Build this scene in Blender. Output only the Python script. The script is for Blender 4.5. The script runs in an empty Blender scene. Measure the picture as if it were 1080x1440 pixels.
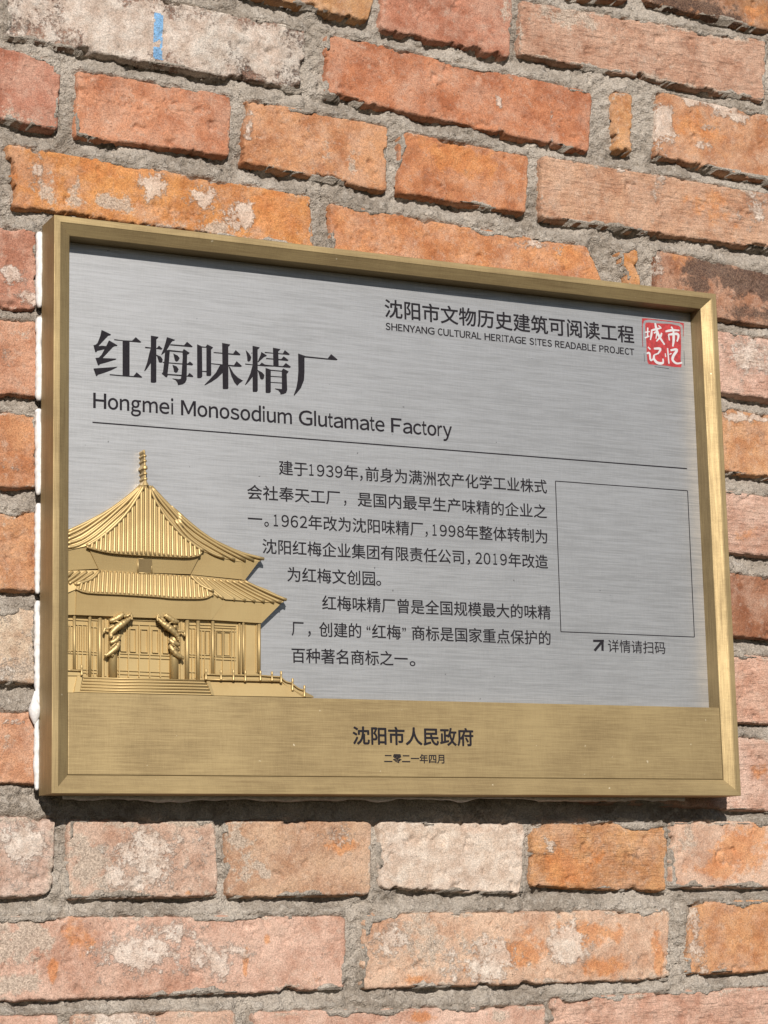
# Brass plaque on an old brick wall. Lengths in the data are millimetres on the plaque/wall:
# x to the right, z up, and depth y into the wall (0 = front face of the plaque frame).
import bpy, bmesh, math, random
import numpy as np
from mathutils import Vector, Matrix
from mathutils.geometry import tessellate_polygon
R_ = random.Random(7)
SC = bpy.context.scene
COL = SC.collection
# ------------------------------------------------------------------ camera
cam_d = bpy.data.cameras.new('camera'); cam = bpy.data.objects.new('camera', cam_d); COL.objects.link(cam)
right = Vector((0.9007780553659838, -0.43373290289372185, -0.02178678311412727))
down = Vector((0.05784375807001156, 0.16954840843389155, -0.9838228686353414))
fwd = Vector((0.43041026314833003, 0.8849458210223492, 0.17781422674146666))
m = Matrix((right, -down, -fwd)).transposed().to_4x4()
m.translation = Vector((-0.44521647, -1.42873272, -0.08268962))
cam.matrix_world = m
cam_d.sensor_fit = 'VERTICAL'; cam_d.sensor_height = 36.0
cam_d.lens = 36.0 * 3118.81 / 1440.0
cam_d.clip_start = 0.01; cam_d.clip_end = 200
SC.camera = cam
# ------------------------------------------------------------------ light
sd = Vector((0.30, 1.0, -0.508)).normalized()      # the way the sunlight travels
sun_d = bpy.data.lights.new('sun', 'SUN'); sun = bpy.data.objects.new('sun', sun_d); COL.objects.link(sun)
sun_d.energy = 5.0; sun_d.angle = math.radians(0.5); sun_d.color = (1.0, 0.955, 0.90)
sun.rotation_mode = 'QUATERNION'; sun.rotation_quaternion = (-sd).to_track_quat('Z', 'Y')
sun.location = (-1, -3, 2)
W = bpy.data.worlds.new('World'); SC.world = W; W.use_nodes = True
nt = W.node_tree; bg = nt.nodes['Background']
sky = nt.nodes.new('ShaderNodeTexSky'); sky.sky_type = 'NISHITA'; sky.sun_disc = False
sky.sun_elevation = math.asin(-sd.z); sky.sun_rotation = math.atan2(-sd.x, -sd.y)
sky.air_density = 0.7; sky.dust_density = 0.3
nt.links.new(sky.outputs[0], bg.inputs[0]); bg.inputs[1].default_value = 0.05
SC.view_settings.view_transform = 'Standard'; SC.view_settings.look = 'None'
SC.view_settings.exposure = 0.10; SC.view_settings.gamma = 1.0
SC.cycles.use_denoising = True; SC.cycles.denoiser = 'OPENIMAGEDENOISE'; SC.cycles.denoising_input_passes = 'RGB_ALBEDO_NORMAL'; SC.cycles.denoising_prefilter = 'ACCURATE'
SC.cycles.caustics_reflective = False
# ------------------------------------------------------------------ traced layout
BRICKS=[
([(-25.5, 593.4), (208.8, 582.2), (206.3, 533.8), (-25.6, 539.3)], (0.44, 0.25, 0.18), (0.85, 0.0, 0.57, 0.8), 0, [(85.3, 563.5, 114.7, 24.9, 0, 0.25), (133.0, 557.1, 9.2, 16.8, 3, 1), (153.0, 557.4, 9.3, 14.1, 3, 0.9), (196.6, 555.7, 8.3, 20.0, 3, 0.9), (1.2, 545.7, 26.7, 5.4, 1, 0.7), (49.5, 560.5, 33.0, 21.9, 0, 0.9), (104.8, 561.1, 28.3, 16.8, 0, 0.8), (173.3, 560.6, 14.6, 17.0, 0, 0.9), (199.3, 539.0, 9.4, 5.7, 1, 0.8)]),
([(150.9, 628.1), (268.7, 621.1), (261.5, 597.6), (155.3, 605.4)], (0.55, 0.27, 0.12), (0.1, 0.3, 0.1, 0.1), 0, []),
([(-66.3, 533.9), (14.6, 527.2), (12.2, 474.6), (-68.1, 480.8)], (0.48, 0.19, 0.12), (0.12, 0.05, 0.12, 0.05), 0, [(-19.3, 479.8, 31.4, 9.5, 2, 0.8)]),
([(28.0, 522.2), (148.1, 520.2), (144.2, 473.0), (26.0, 472.8)], (0.58, 0.235, 0.125), (0.08, 0.2, 0.1, 0.05), 0, [(126.7, 483.9, 17.0, 10.0, 3, 0.4), (115.6, 491.7, 4.5, 2.8, 0, 1), (65.9, 505.5, 7.6, 6.6, 1, 0.4)]),
([(158.4, 519.4), (277.2, 514.2), (274.1, 462.2), (156.1, 469.5)], (0.58, 0.26, 0.125), (0.12, 0.3, 0.1, 0.0), 0, [(161.0, 496.9, 5.1, 22.3, 0, 0.75), (224.9, 485.9, 8.3, 16.9, 2, 0.7), (245.7, 483.0, 7.2, 17.0, 2, 0.7), (230.5, 469.7, 23.9, 9.0, 2, 0.5)]),
([(-23.3, 459.7), (210.1, 449.7), (211.7, 408.7), (-18.8, 414.0)], (0.63, 0.255, 0.085), (0.3, 0.5, 0.22, 0.0), 0, [(-3.4, 444.9, 7.3, 15.9, 0, 0.8), (7.1, 427.7, 8.4, 15.8, 2, 0.8), (25.6, 427.3, 9.5, 11.6, 2, 0.8), (28.2, 434.6, 5.3, 11.7, 2, 0.7), (84.9, 442.8, 11.0, 10.8, 0, 0.9), (123.5, 434.1, 14.6, 12.0, 0, 1), (154.5, 429.6, 10.2, 13.1, 0, 1), (131.8, 416.0, 33.9, 7.6, 2, 0.8), (49.6, 425.0, 27.0, 8.6, 2, 0.8), (177.4, 432.4, 17.3, 16.6, 1, 1), (49.6, 454.5, 32.6, 10.8, 1, 0.9)]),
([(227.3, 582.3), (462.0, 569.0), (457.8, 518.2), (225.2, 532.6)], (0.53, 0.195, 0.095), (0.06, 0.25, 0.04, 0.0), 0, [(375.9, 550.4, 3.9, 10.7, 0, 1), (422.9, 539.3, 2.7, 20.5, 0, 0.8), (401.0, 529.0, 2.6, 5.9, 0, 0.9), (388.3, 571.3, 2.6, 4.8, 0, 0.8), (331.7, 539.9, 2.6, 1.7, 0, 1), (342.3, 573.9, 3.8, 6.0, 0, 0.6), (287.3, 575.4, 12.4, 7.0, 0, 0.35)]),
([(227.7, 446.3), (452.2, 437.7), (470.3, 397.8), (226.7, 394.9)], (0.6, 0.245, 0.105), (0.1, 0.35, 0.08, 0.0), 0, [(409.0, 434.0, 19.5, 5.9, 0, 0.9), (398.7, 418.3, 14.2, 5.3, 0, 0.7), (418.6, 432.1, 17.0, 5.8, 0, 0.8), (434.6, 425.1, 13.2, 12.9, 1, 1)]),
([(276.6, 638.9), (392.1, 639.4), (387.0, 587.9), (273.0, 593.7)], (0.5, 0.2, 0.12), (0.12, 0.0, 0.12, 0.1), 0, [(383.7, 623.5, 9.2, 21.8, 2, 0.7), (376.5, 604.3, 9.2, 14.5, 0, 0.5)]),
([(399.2, 638.2), (638.4, 640.8), (632.8, 586.4), (395.6, 592.2)], (0.55, 0.3, 0.2), (0.25, 0.05, 0.52, 0.0), 1, [(512.6, 616.6, 11.2, 10.0, 3, 0.35), (443.3, 630.2, 33.9, 9.9, 2, 0.5), (580.7, 617.8, 50.9, 19.0, 0, 0.35)]),
([(518.9, 714.8), (652.3, 719.3), (644.2, 650.0), (518.1, 656.7)], (0.38, 0.17, 0.08), (0.05, 0.3, 0.1, 0.6), 0, [(547.8, 662.9, 21.4, 8.9, 3, 1), (583.1, 659.3, 21.8, 9.0, 3, 0.9), (626.7, 663.2, 18.5, 11.6, 1, 0.8)]),
([(439.5, 700.4), (507.9, 703.3), (502.0, 654.0), (444.1, 649.3)], (0.45, 0.22, 0.12), (0.2, 0.1, 0.2, 0.2), 0, []),
([(483.1, 572.1), (500.8, 572.8), (498.4, 523.1), (482.2, 523.9)], (0.6, 0.28, 0.12), (0.1, 0.4, 0.2, 0.0), 0, [(485.3, 548.0, 2.8, 24.4, 2, 0.6)]),
([(526.6, 579.7), (657.6, 573.5), (652.2, 513.5), (521.0, 524.3)], (0.57, 0.265, 0.135), (0.3, 0.3, 0.1, 0.0), 0, [(531.4, 551.4, 9.8, 24.7, 0, 1), (578.3, 576.7, 50.7, 5.1, 0, 0.9), (606.4, 568.2, 29.2, 5.7, 0, 0.8), (569.1, 538.1, 7.1, 5.0, 0, 0.7), (577.1, 555.9, 10.1, 3.7, 0, 0.6), (566.4, 553.2, 28.6, 12.5, 1, 0.7)]),
([(288.2, 512.8), (401.4, 507.2), (397.0, 458.9), (285.0, 462.5)], (0.56, 0.22, 0.1), (0.08, 0.4, 0.08, 0.1), 0, [(341.1, 498.6, 31.9, 15.2, 1, 1), (343.9, 487.3, 2.6, 4.7, 0, 0.7), (294.6, 501.0, 8.7, 5.8, 0, 0.4)]),
([(413.9, 508.8), (645.7, 504.5), (641.1, 456.1), (409.9, 457.5)], (0.58, 0.31, 0.19), (0.3, 0.2, 0.32, 0.0), 1, [(573.1, 486.3, 35.7, 15.4, 1, 0.8), (619.3, 485.7, 14.5, 24.9, 0, 0.7), (521.7, 498.2, 9.7, 18.3, 0, 0.5), (484.8, 507.4, 5.4, 3.7, 0, 1)]),
([(480.2, 438.5), (499.8, 441.3), (501.0, 410.5), (489.5, 409.3)], (0.66, 0.28, 0.08), (0.1, 0.5, 0.2, 0.1), 0, []),
([(516.9, 443.3), (641.1, 432.6), (636.8, 389.3), (516.9, 391.9)], (0.4, 0.18, 0.1), (0.1, 0.2, 0.05, 0.5), 0, [(570.3, 435.9, 21.2, 12.2, 3, 1), (601.3, 425.3, 28.7, 12.3, 3, 1), (558.8, 417.8, 12.6, 6.1, 3, 0.8), (518.7, 425.5, 4.1, 24.0, 0, 0.9), (524.0, 409.9, 20.7, 3.0, 0, 0.9), (610.3, 398.8, 28.7, 7.3, 3, 0.5), (535.8, 439.4, 27.9, 10.9, 1, 0.6)]),
([(536.2, 382.5), (651.8, 376.7), (648.3, 324.7), (533.4, 331.3)], (0.62, 0.37, 0.28), (0.45, 0.0, 0.32, 0.0), 1, [(608.0, 362.3, 28.6, 18.2, 0, 0.5)]),
([(430.4, 325.4), (640.3, 311.4), (636.9, 260.3), (428.0, 269.3)], (0.62, 0.295, 0.14), (0.3, 0.3, 0.15, 0.0), 0, [(590.8, 309.9, 35.3, 5.3, 0, 1), (611.0, 296.6, 7.0, 6.0, 0, 0.8)]),
([(525.7, 250.7), (649.8, 240.9), (646.7, 194.0), (522.9, 198.8)], (0.6, 0.36, 0.27), (0.35, 0.1, 0.32, 0.0), 1, [(595.1, 210.1, 21.0, 8.2, 1, 0.7)]),
([(437.2, 184.2), (645.5, 176.9), (642.2, 127.7), (434.9, 131.9)], (0.36, 0.15, 0.08), (0.05, 0.15, 0.05, 0.4), 0, [(584.8, 154.5, 6.9, 11.5, 2, 0.4)]),
([(518.6, 116.9), (641.1, 110.9), (637.5, 59.0), (515.6, 62.0)], (0.62, 0.35, 0.25), (0.3, 0.1, 0.27, 0.0), 1, [(591.6, 97.5, 13.8, 6.9, 1, 0.4)]),
([(431.5, 54.0), (636.6, 45.3), (632.8, -10.8), (428.9, -3.2)], (0.6, 0.36, 0.27), (0.3, 0.1, 0.32, 0.0), 1, [(593.7, 21.1, 15.0, 11.2, 1, 1)]),
([(-74.5, 395.8), (-2.1, 398.2), (-1.7, 339.9), (-73.6, 337.8)], (0.52, 0.24, 0.16), (0.35, 0.05, 0.15, 0.0), 0, [(-21.0, 364.3, 9.3, 8.3, 0, 0.9), (-8.0, 347.5, 10.4, 6.2, 0, 0.7)]),
([(-48.5, 329.1), (131.1, 335.0), (130.6, 279.2), (-47.9, 276.5)], (0.58, 0.27, 0.16), (0.25, 0.2, 0.15, 0.0), 0, [(-23.0, 305.0, 5.1, 15.3, 0, 0.5), (-15.5, 321.0, 10.3, 5.1, 2, 0.6)]),
([(-87.3, 262.3), (-1.3, 265.1), (-0.9, 212.6), (-86.4, 210.1)], (0.57, 0.25, 0.12), (0.15, 0.3, 0.1, 0.0), 0, [(-17.3, 227.0, 15.2, 7.0, 0, 0.6)]),
([(-47.0, 193.8), (129.9, 195.4), (129.4, 143.9), (-46.4, 139.8)], (0.58, 0.27, 0.13), (0.2, 0.3, 0.12, 0.0), 0, [(-24.5, 186.7, 2.5, 4.0, 2, 0.7)]),
([(-99.4, 124.6), (-0.9, 127.5), (-0.6, 77.1), (-98.6, 77.0)], (0.58, 0.42, 0.3), (0.6, 0.1, 0.52, 0.0), 0, [(-8.8, 101.2, 7.0, 6.8, 1, 0.5), (-13.6, 84.1, 20.0, 5.9, 2, 0.7)]),
([(-45.4, 56.8), (128.7, 57.1), (128.2, 7.2), (-44.9, 8.8)], (0.58, 0.27, 0.15), (0.2, 0.25, 0.12, 0.0), 0, [(-19.7, 35.7, 6.9, 7.7, 2, 0.7), (-13.4, 50.2, 8.0, 1.9, 0, 0.7)]),
([(-101.7, -11.0), (13.9, -14.4), (10.7, -66.6), (-100.7, -66.6)], (0.56, 0.38, 0.3), (0.6, 0.05, 0.57, 0.0), 0, [(-10.3, -28.6, 14.8, 11.8, 0, 0.9), (-22.4, -45.0, 3.9, 5.6, 1, 0.5), (7.2, -54.8, 5.9, 7.5, 1, 0.4)]),
([(23.0, -15.4), (129.6, -16.6), (131.3, -68.1), (22.6, -68.7)], (0.54, 0.34, 0.25), (0.5, 0.15, 0.57, 0.0), 0, [(34.6, -45.6, 12.2, 19.1, 2, 0.9), (80.6, -38.8, 31.4, 14.5, 0, 0.6), (109.1, -66.3, 4.2, 2.0, 1, 1), (65.1, -57.9, 25.8, 9.6, 0, 0.6)]),
([(137.1, -16.6), (251.0, -16.8), (248.6, -69.6), (138.7, -69.7)], (0.55, 0.32, 0.2), (0.3, 0.3, 0.3, 0.0), 0, [(151.8, -51.7, 16.2, 14.8, 2, 0.9), (226.3, -35.0, 18.0, 6.0, 1, 1), (242.6, -60.4, 4.5, 4.0, 3, 0.6), (220.8, -27.4, 22.5, 10.1, 0, 0.4), (144.0, -29.5, 7.5, 9.8, 2, 0.8)]),
([(257.2, -17.8), (377.6, -19.2), (373.9, -70.5), (257.2, -65.6)], (0.58, 0.32, 0.18), (1.15, 0.3, 0.32, 0.0), 0, [(318.2, -40.8, 53.7, 18.0, 0, 0.55), (288.7, -46.7, 2.9, 2.0, 1, 1), (323.9, -45.0, 3.6, 3.1, 1, 0.9), (282.5, -61.9, 5.8, 4.1, 1, 0.9), (265.4, -58.2, 11.5, 6.0, 2, 0.6), (336.5, -23.2, 24.0, 2.6, 1, 0.8)]),
([(386.1, -20.3), (503.5, -19.0), (500.7, -70.9), (381.3, -65.4)], (0.6, 0.29, 0.13), (0.15, 0.5, 0.1, 0.25), 1, [(399.6, -36.2, 7.4, 12.6, 0, 0.8), (471.0, -50.1, 19.2, 16.1, 3, 0.35), (414.4, -52.2, 24.9, 15.8, 1, 0.9)]),
([(508.0, -19.0), (646.3, -17.6), (642.6, -69.8), (505.4, -68.3)], (0.6, 0.37, 0.26), (0.25, 0.4, 0.37, 0.0), 0, [(576.5, -37.4, 27.1, 19.9, 1, 1), (555.3, -56.5, 26.7, 7.6, 1, 0.8), (523.7, -31.6, 13.1, 21.8, 2, 0.5)]),
([(-43.8, -79.7), (229.2, -84.3), (227.0, -135.4), (-43.2, -134.9)], (0.58, 0.34, 0.25), (0.45, 0.35, 0.42, 0.0), 0, [(-9.8, -94.4, 19.6, 15.8, 2, 1), (29.7, -90.6, 10.0, 17.0, 1, 0.55), (12.4, -116.0, 3.0, 8.4, 1, 1), (151.1, -115.3, 2.1, 9.7, 1, 1), (168.4, -99.7, 2.2, 3.9, 1, 1), (211.2, -94.8, 12.2, 8.9, 3, 0.35), (75.3, -106.0, 25.8, 14.3, 0, 0.7), (127.2, -112.2, 21.2, 11.6, 0, 0.7), (96.0, -92.2, 20.8, 7.6, 0, 0.6), (197.1, -114.2, 22.0, 14.8, 1, 0.3), (-14.5, -122.1, 24.5, 6.5, 2, 0.7)]),
([(244.4, -83.6), (501.9, -85.5), (500.5, -137.2), (241.0, -135.4)], (0.6, 0.37, 0.25), (0.45, 0.45, 0.47, 0.0), 0, [(292.9, -106.9, 34.9, 20.1, 2, 0.45), (278.9, -91.3, 13.8, 5.1, 1, 0.5), (375.4, -109.0, 24.3, 15.5, 1, 0.8), (424.7, -99.8, 31.2, 10.5, 1, 0.8), (490.0, -117.3, 6.4, 21.2, 1, 1), (442.2, -126.5, 18.7, 7.3, 1, 0.8), (411.9, -109.9, 18.5, 12.5, 0, 0.9), (339.3, -118.3, 35.7, 13.2, 0, 0.7), (324.4, -124.0, 2.9, 3.0, 1, 1), (351.5, -108.4, 4.1, 3.0, 1, 1), (339.7, -105.5, 4.7, 3.1, 1, 0.9), (264.3, -101.1, 17.2, 12.0, 0, 0.6), (283.6, -130.3, 11.5, 4.0, 1, 1)]),
([(521.0, -80.4), (662.8, -79.6), (658.9, -134.1), (518.0, -134.1)], (0.62, 0.29, 0.135), (0.25, 0.3, 0.1, 0.0), 0, [(526.3, -102.1, 10.5, 26.8, 0, 0.8), (537.7, -132.0, 19.7, 4.3, 0, 0.7)]),
([(-76.1, -143.6), (16.0, -145.4), (16.2, -192.5), (-75.4, -189.9)], (0.58, 0.33, 0.24), (0.3, 0.2, 0.42, 0.0), 0, []),
([(26.4, -145.8), (142.7, -147.9), (142.2, -194.3), (26.5, -192.1)], (0.58, 0.36, 0.26), (0.5, 0.2, 0.52, 0.0), 0, [(54.9, -150.2, 20.3, 5.6, 0, 0.7)]),
([(157.6, -148.5), (390.6, -152.8), (388.7, -201.8), (157.0, -195.1)], (0.6, 0.36, 0.27), (0.4, 0.35, 0.42, 0.0), 0, [(291.4, -157.1, 17.3, 4.0, 1, 0.7), (349.7, -159.4, 11.8, 4.1, 2, 0.6)]),
([(396.9, -148.4), (665.1, -145.3), (661.1, -200.1), (394.8, -199.6)], (0.57, 0.32, 0.23), (0.2, 0.1, 0.37, 0.1), 1, [(562.2, -162.4, 39.9, 10.7, 3, 0.45), (446.7, -163.2, 37.7, 8.3, 0, 0.3)])]
BLUE=[(86.4, 574.8), (93.7, 574.9), (92.4, 540.2), (85.8, 542.5)]
TITLE=[
[[(40.9, 325.95), (47.91, 323.37), (47.32, 322.43), (45.77, 322.01), (38.59, 313.88), (41.11, 314.49), (44.6, 314.44), (42.85, 311.9), (37.82, 310.37), (36.85, 309.14), (36.19, 309.46), (34.91, 314.11), (35.49, 314.43), (36.65, 314.84), (38.0, 316.31), (39.93, 321.46)], [(46.35, 318.89), (52.59, 315.94), (52.4, 315.16), (50.64, 314.92), (49.47, 314.31), (41.77, 305.58), (51.81, 306.11), (51.61, 305.32), (43.25, 302.09), (39.76, 300.94), (38.99, 299.81), (38.21, 300.12), (36.35, 305.09), (37.43, 305.38), (38.98, 305.71), (40.92, 307.99), (43.24, 312.4), (44.8, 315.6)], [(35.13, 297.49), (46.36, 299.24), (52.59, 300.25), (52.2, 299.64), (47.91, 297.17), (43.25, 295.05), (38.22, 293.09), (37.45, 291.88), (36.87, 292.21), (35.05, 296.8)], [(50.25, 320.13), (56.51, 319.84), (63.57, 320.23), (66.33, 323.08), (70.34, 319.98), (69.87, 319.28), (63.18, 319.24), (50.25, 319.25)], [(56.43, 319.76), (61.68, 319.94), (61.65, 294.16), (56.41, 293.9)], [(46.94, 294.41), (56.48, 294.4), (64.51, 294.49), (66.87, 297.49), (71.07, 294.4), (70.6, 293.79), (56.48, 293.6), (46.94, 293.58)]],
[[(77.6, 325.32), (83.47, 324.91), (82.95, 323.89), (81.76, 322.81), (81.64, 291.57), (80.65, 290.98), (78.08, 290.77), (77.41, 291.21)], [(73.3, 316.73), (77.37, 316.61), (81.93, 316.45), (83.73, 318.55), (86.38, 316.47), (85.5, 315.62), (81.53, 315.83), (73.29, 315.57)], [(77.49, 316.04), (78.36, 316.12), (78.33, 306.86), (77.61, 305.26), (74.75, 300.77), (72.97, 298.62), (72.58, 299.04), (74.77, 305.39), (76.37, 312.08)], [(81.12, 312.32), (81.91, 311.62), (85.09, 310.56), (86.47, 308.75), (86.26, 306.8), (85.46, 305.96), (83.68, 306.18), (82.89, 308.43), (82.3, 310.3), (81.12, 311.35)], [(89.73, 325.31), (95.92, 323.95), (95.31, 323.04), (94.11, 322.81), (93.11, 321.75), (89.89, 316.22), (87.88, 313.52), (85.69, 311.77), (85.41, 312.32), (87.1, 316.15), (88.71, 321.34)], [(92.5, 320.33), (102.72, 320.51), (105.06, 323.33), (109.35, 320.23), (108.74, 319.51), (92.1, 319.4)], [(88.29, 315.87), (91.48, 315.78), (91.88, 315.04), (91.24, 307.25), (90.12, 298.27), (90.4, 297.44), (89.59, 295.71), (88.6, 295.82), (85.63, 298.07), (86.63, 299.5), (87.37, 305.36), (88.2, 313.55)], [(90.68, 316.1), (101.48, 315.92), (102.5, 317.77), (107.1, 315.27), (106.29, 314.42), (105.08, 313.73), (104.57, 295.26), (103.35, 292.84), (101.34, 291.51), (97.94, 290.64), (97.55, 292.35), (96.16, 294.16), (93.77, 294.92), (93.97, 295.32), (98.56, 295.14), (100.16, 295.66), (100.66, 298.8), (101.66, 312.06), (101.48, 314.95), (90.68, 314.93)], [(86.46, 306.82), (101.03, 306.96), (105.44, 307.35), (107.14, 308.98), (109.67, 307.15), (108.85, 306.1), (104.63, 306.19), (101.02, 306.18), (86.46, 306.05)], [(90.0, 298.33), (100.58, 298.6), (104.98, 298.2), (106.81, 300.57), (109.73, 298.42), (109.2, 297.52), (104.58, 297.59), (90.0, 297.41)], [(94.46, 313.73), (97.86, 312.49), (99.37, 310.69), (98.24, 308.65), (97.03, 307.84), (95.84, 308.43), (95.25, 310.31)], [(93.82, 305.35), (97.01, 304.47), (98.52, 302.48), (97.59, 300.27), (96.39, 299.51), (94.99, 300.23), (94.61, 302.52)]],
[[(112.7, 322.19), (115.72, 321.23), (116.52, 320.52), (116.56, 298.72), (115.54, 297.47), (113.52, 297.1), (112.6, 297.41)], [(115.31, 320.99), (119.16, 320.84), (120.59, 322.77), (125.05, 321.11), (124.43, 320.08), (123.49, 319.21), (123.45, 300.48), (122.83, 299.57), (120.2, 299.35), (119.68, 299.77), (119.84, 320.24), (116.12, 320.02)], [(116.19, 302.77), (119.83, 303.09), (119.82, 302.11), (116.18, 302.11)], [(132.01, 325.01), (138.34, 324.43), (137.72, 323.27), (136.81, 322.6), (136.58, 291.67), (135.76, 290.94), (132.5, 290.67), (132.18, 291.3)], [(125.22, 317.61), (132.35, 317.68), (140.53, 317.83), (142.53, 320.65), (146.27, 317.77), (145.65, 316.93), (139.7, 316.78), (132.34, 316.89), (125.5, 316.85)], [(123.52, 309.14), (132.27, 309.06), (141.05, 309.25), (143.14, 312.46), (147.33, 309.22), (146.58, 308.37), (141.25, 308.1), (132.26, 308.28), (123.52, 308.48)], [(130.43, 308.7), (133.08, 308.94), (133.03, 303.46), (132.29, 302.81), (128.1, 298.55), (123.61, 295.25), (118.53, 292.29), (118.01, 292.63), (122.0, 296.86), (126.91, 302.34)], [(136.75, 308.29), (137.97, 307.61), (140.78, 303.16), (144.03, 300.31), (148.11, 298.32), (145.21, 296.11), (143.47, 294.01), (141.12, 296.55), (138.92, 301.05), (137.62, 305.62)]],
[[(155.76, 325.06), (161.42, 324.4), (160.79, 323.43), (159.74, 322.55), (159.48, 292.03), (158.72, 290.79), (155.83, 290.55), (155.43, 291.1)], [(150.31, 321.48), (153.08, 318.98), (154.7, 316.37), (154.05, 313.95), (152.8, 312.74), (151.57, 313.33), (151.4, 316.47)], [(162.63, 321.11), (166.96, 318.86), (166.32, 318.01), (164.86, 317.49), (160.04, 312.99), (159.63, 313.47), (161.76, 318.19)], [(149.78, 311.29), (155.47, 311.13), (161.05, 311.23), (162.85, 313.16), (165.41, 311.89), (172.06, 311.81), (179.58, 311.96), (181.92, 314.55), (185.94, 312.05), (185.22, 311.08), (172.05, 310.9), (164.97, 310.39), (159.59, 310.43), (149.89, 310.43)], [(155.45, 310.14), (156.48, 309.84), (156.4, 302.75), (155.56, 301.9), (152.42, 297.7), (149.92, 295.14), (149.43, 295.3), (151.62, 299.6), (153.73, 304.09)], [(159.34, 307.42), (163.25, 305.71), (164.89, 303.88), (164.23, 301.07), (162.98, 300.26), (161.54, 300.84), (160.55, 304.29)], [(171.83, 325.13), (177.88, 324.61), (177.03, 323.54), (176.05, 322.74), (176.23, 311.59), (171.97, 311.61)], [(165.33, 321.36), (171.99, 321.3), (179.63, 321.48), (181.22, 324.13), (185.17, 321.51), (184.52, 320.66), (179.71, 320.69), (171.98, 320.62), (165.32, 320.49)], [(166.31, 316.95), (172.13, 316.96), (178.31, 317.12), (180.31, 319.4), (184.17, 316.85), (183.41, 316.07), (177.96, 316.1), (172.12, 316.17), (166.38, 316.04)], [(165.79, 309.4), (169.93, 308.46), (169.7, 291.7), (168.65, 290.83), (166.16, 290.62), (165.55, 291.16)], [(169.52, 308.43), (178.48, 308.42), (179.76, 310.24), (184.13, 308.33), (183.27, 307.06), (182.5, 306.4), (182.74, 294.37), (181.78, 291.92), (179.68, 290.96), (177.38, 290.45), (176.98, 291.92), (175.55, 293.37), (172.98, 294.14), (173.15, 294.67), (178.27, 294.58), (178.49, 295.19), (178.59, 307.64), (169.92, 307.56)], [(169.66, 303.83), (178.83, 303.99), (178.82, 303.31), (169.65, 303.12)], [(169.6, 299.25), (178.76, 299.48), (178.75, 298.77), (169.59, 298.58)]],
[[(191.83, 322.61), (197.8, 321.17), (215.63, 320.98), (218.48, 324.56), (223.67, 320.9), (222.88, 320.15), (215.61, 319.98), (197.78, 319.97), (196.93, 319.81), (196.74, 308.34), (196.22, 302.73), (193.59, 296.56), (190.59, 292.95), (188.25, 290.38), (187.84, 290.94), (190.02, 296.66), (191.16, 302.3), (191.79, 309.49)]]]
SEAL_RED=[[(494.79, 375.55), (497.53, 375.95), (504.46, 375.84), (517.45, 376.89), (525.91, 375.97), (527.61, 374.82), (527.25, 358.88), (526.18, 348.34), (526.93, 343.85), (526.31, 341.63), (518.56, 341.38), (510.63, 341.76), (495.78, 341.52), (494.79, 343.37), (494.33, 349.79), (494.46, 359.29), (494.18, 368.34), (494.04, 373.53)]]
SEAL_LINES=[([(491.07, 355.52), (491.0, 365.88), (491.79, 376.77), (492.96, 378.53), (507.59, 378.76), (528.81, 378.43), (530.21, 376.6), (529.71, 367.39)], 0.73), ([(491.78, 374.61), (492.66, 377.51), (497.17, 378.69)], 1.56), ([(527.53, 378.09), (530.0, 377.24), (530.07, 373.97)], 1.19)]
SEAL_DARK=[([(529.83, 355.63), (529.67, 343.45)], 0.41), ([(501.13, 339.97), (514.74, 339.61)], 0.55), ([(491.8, 350.42), (492.12, 343.13)], 0.41), ([(490.65, 355.05), (491.31, 370.23)], 0.23)]
SEAL_WHITE=[([(496.32, 371.58), (495.67, 363.73)], 1.75), ([(493.24, 367.39), (498.04, 368.5)], 1.29), ([(493.0, 362.61), (497.45, 364.76)], 1.56), ([(499.18, 369.47), (504.21, 371.04), (509.26, 372.61)], 1.47), ([(499.91, 369.33), (499.51, 366.26), (498.28, 361.6)], 1.56), ([(501.8, 367.56), (504.57, 368.47), (503.56, 363.17)], 1.29), ([(503.47, 375.96), (504.66, 370.22), (506.89, 365.22), (511.53, 358.94)], 2.11), ([(509.29, 368.49), (507.88, 365.32), (503.94, 361.05)], 1.56), ([(506.36, 374.29), (508.77, 372.87)], 1.38), ([(518.58, 374.52), (519.97, 372.56)], 2.02), ([(512.85, 369.92), (519.17, 371.61), (526.2, 372.07)], 1.75), ([(515.58, 367.79), (516.31, 362.86)], 1.65), ([(515.47, 367.56), (523.53, 368.98), (525.03, 366.94), (523.44, 362.66)], 1.93), ([(520.43, 371.73), (520.38, 364.33), (519.21, 358.13)], 2.02), ([(495.75, 355.53), (497.88, 353.78)], 1.75), ([(494.14, 349.98), (496.84, 350.66), (497.68, 344.92), (500.74, 346.92)], 1.56), ([(501.14, 354.73), (507.35, 355.08), (504.65, 350.73)], 1.75), ([(501.13, 349.54), (500.95, 346.07), (504.27, 343.35), (509.0, 343.77), (509.33, 347.26)], 2.02), ([(501.13, 349.54), (505.17, 351.21)], 1.56), ([(514.13, 356.36), (514.8, 343.64)], 1.75), ([(511.75, 351.81), (511.99, 348.8)], 1.38), ([(515.6, 351.29), (517.65, 352.35)], 1.19), ([(516.88, 354.79), (523.08, 355.88), (519.29, 350.33), (518.6, 346.8), (522.22, 344.52), (527.53, 345.64)], 2.02)]
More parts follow.
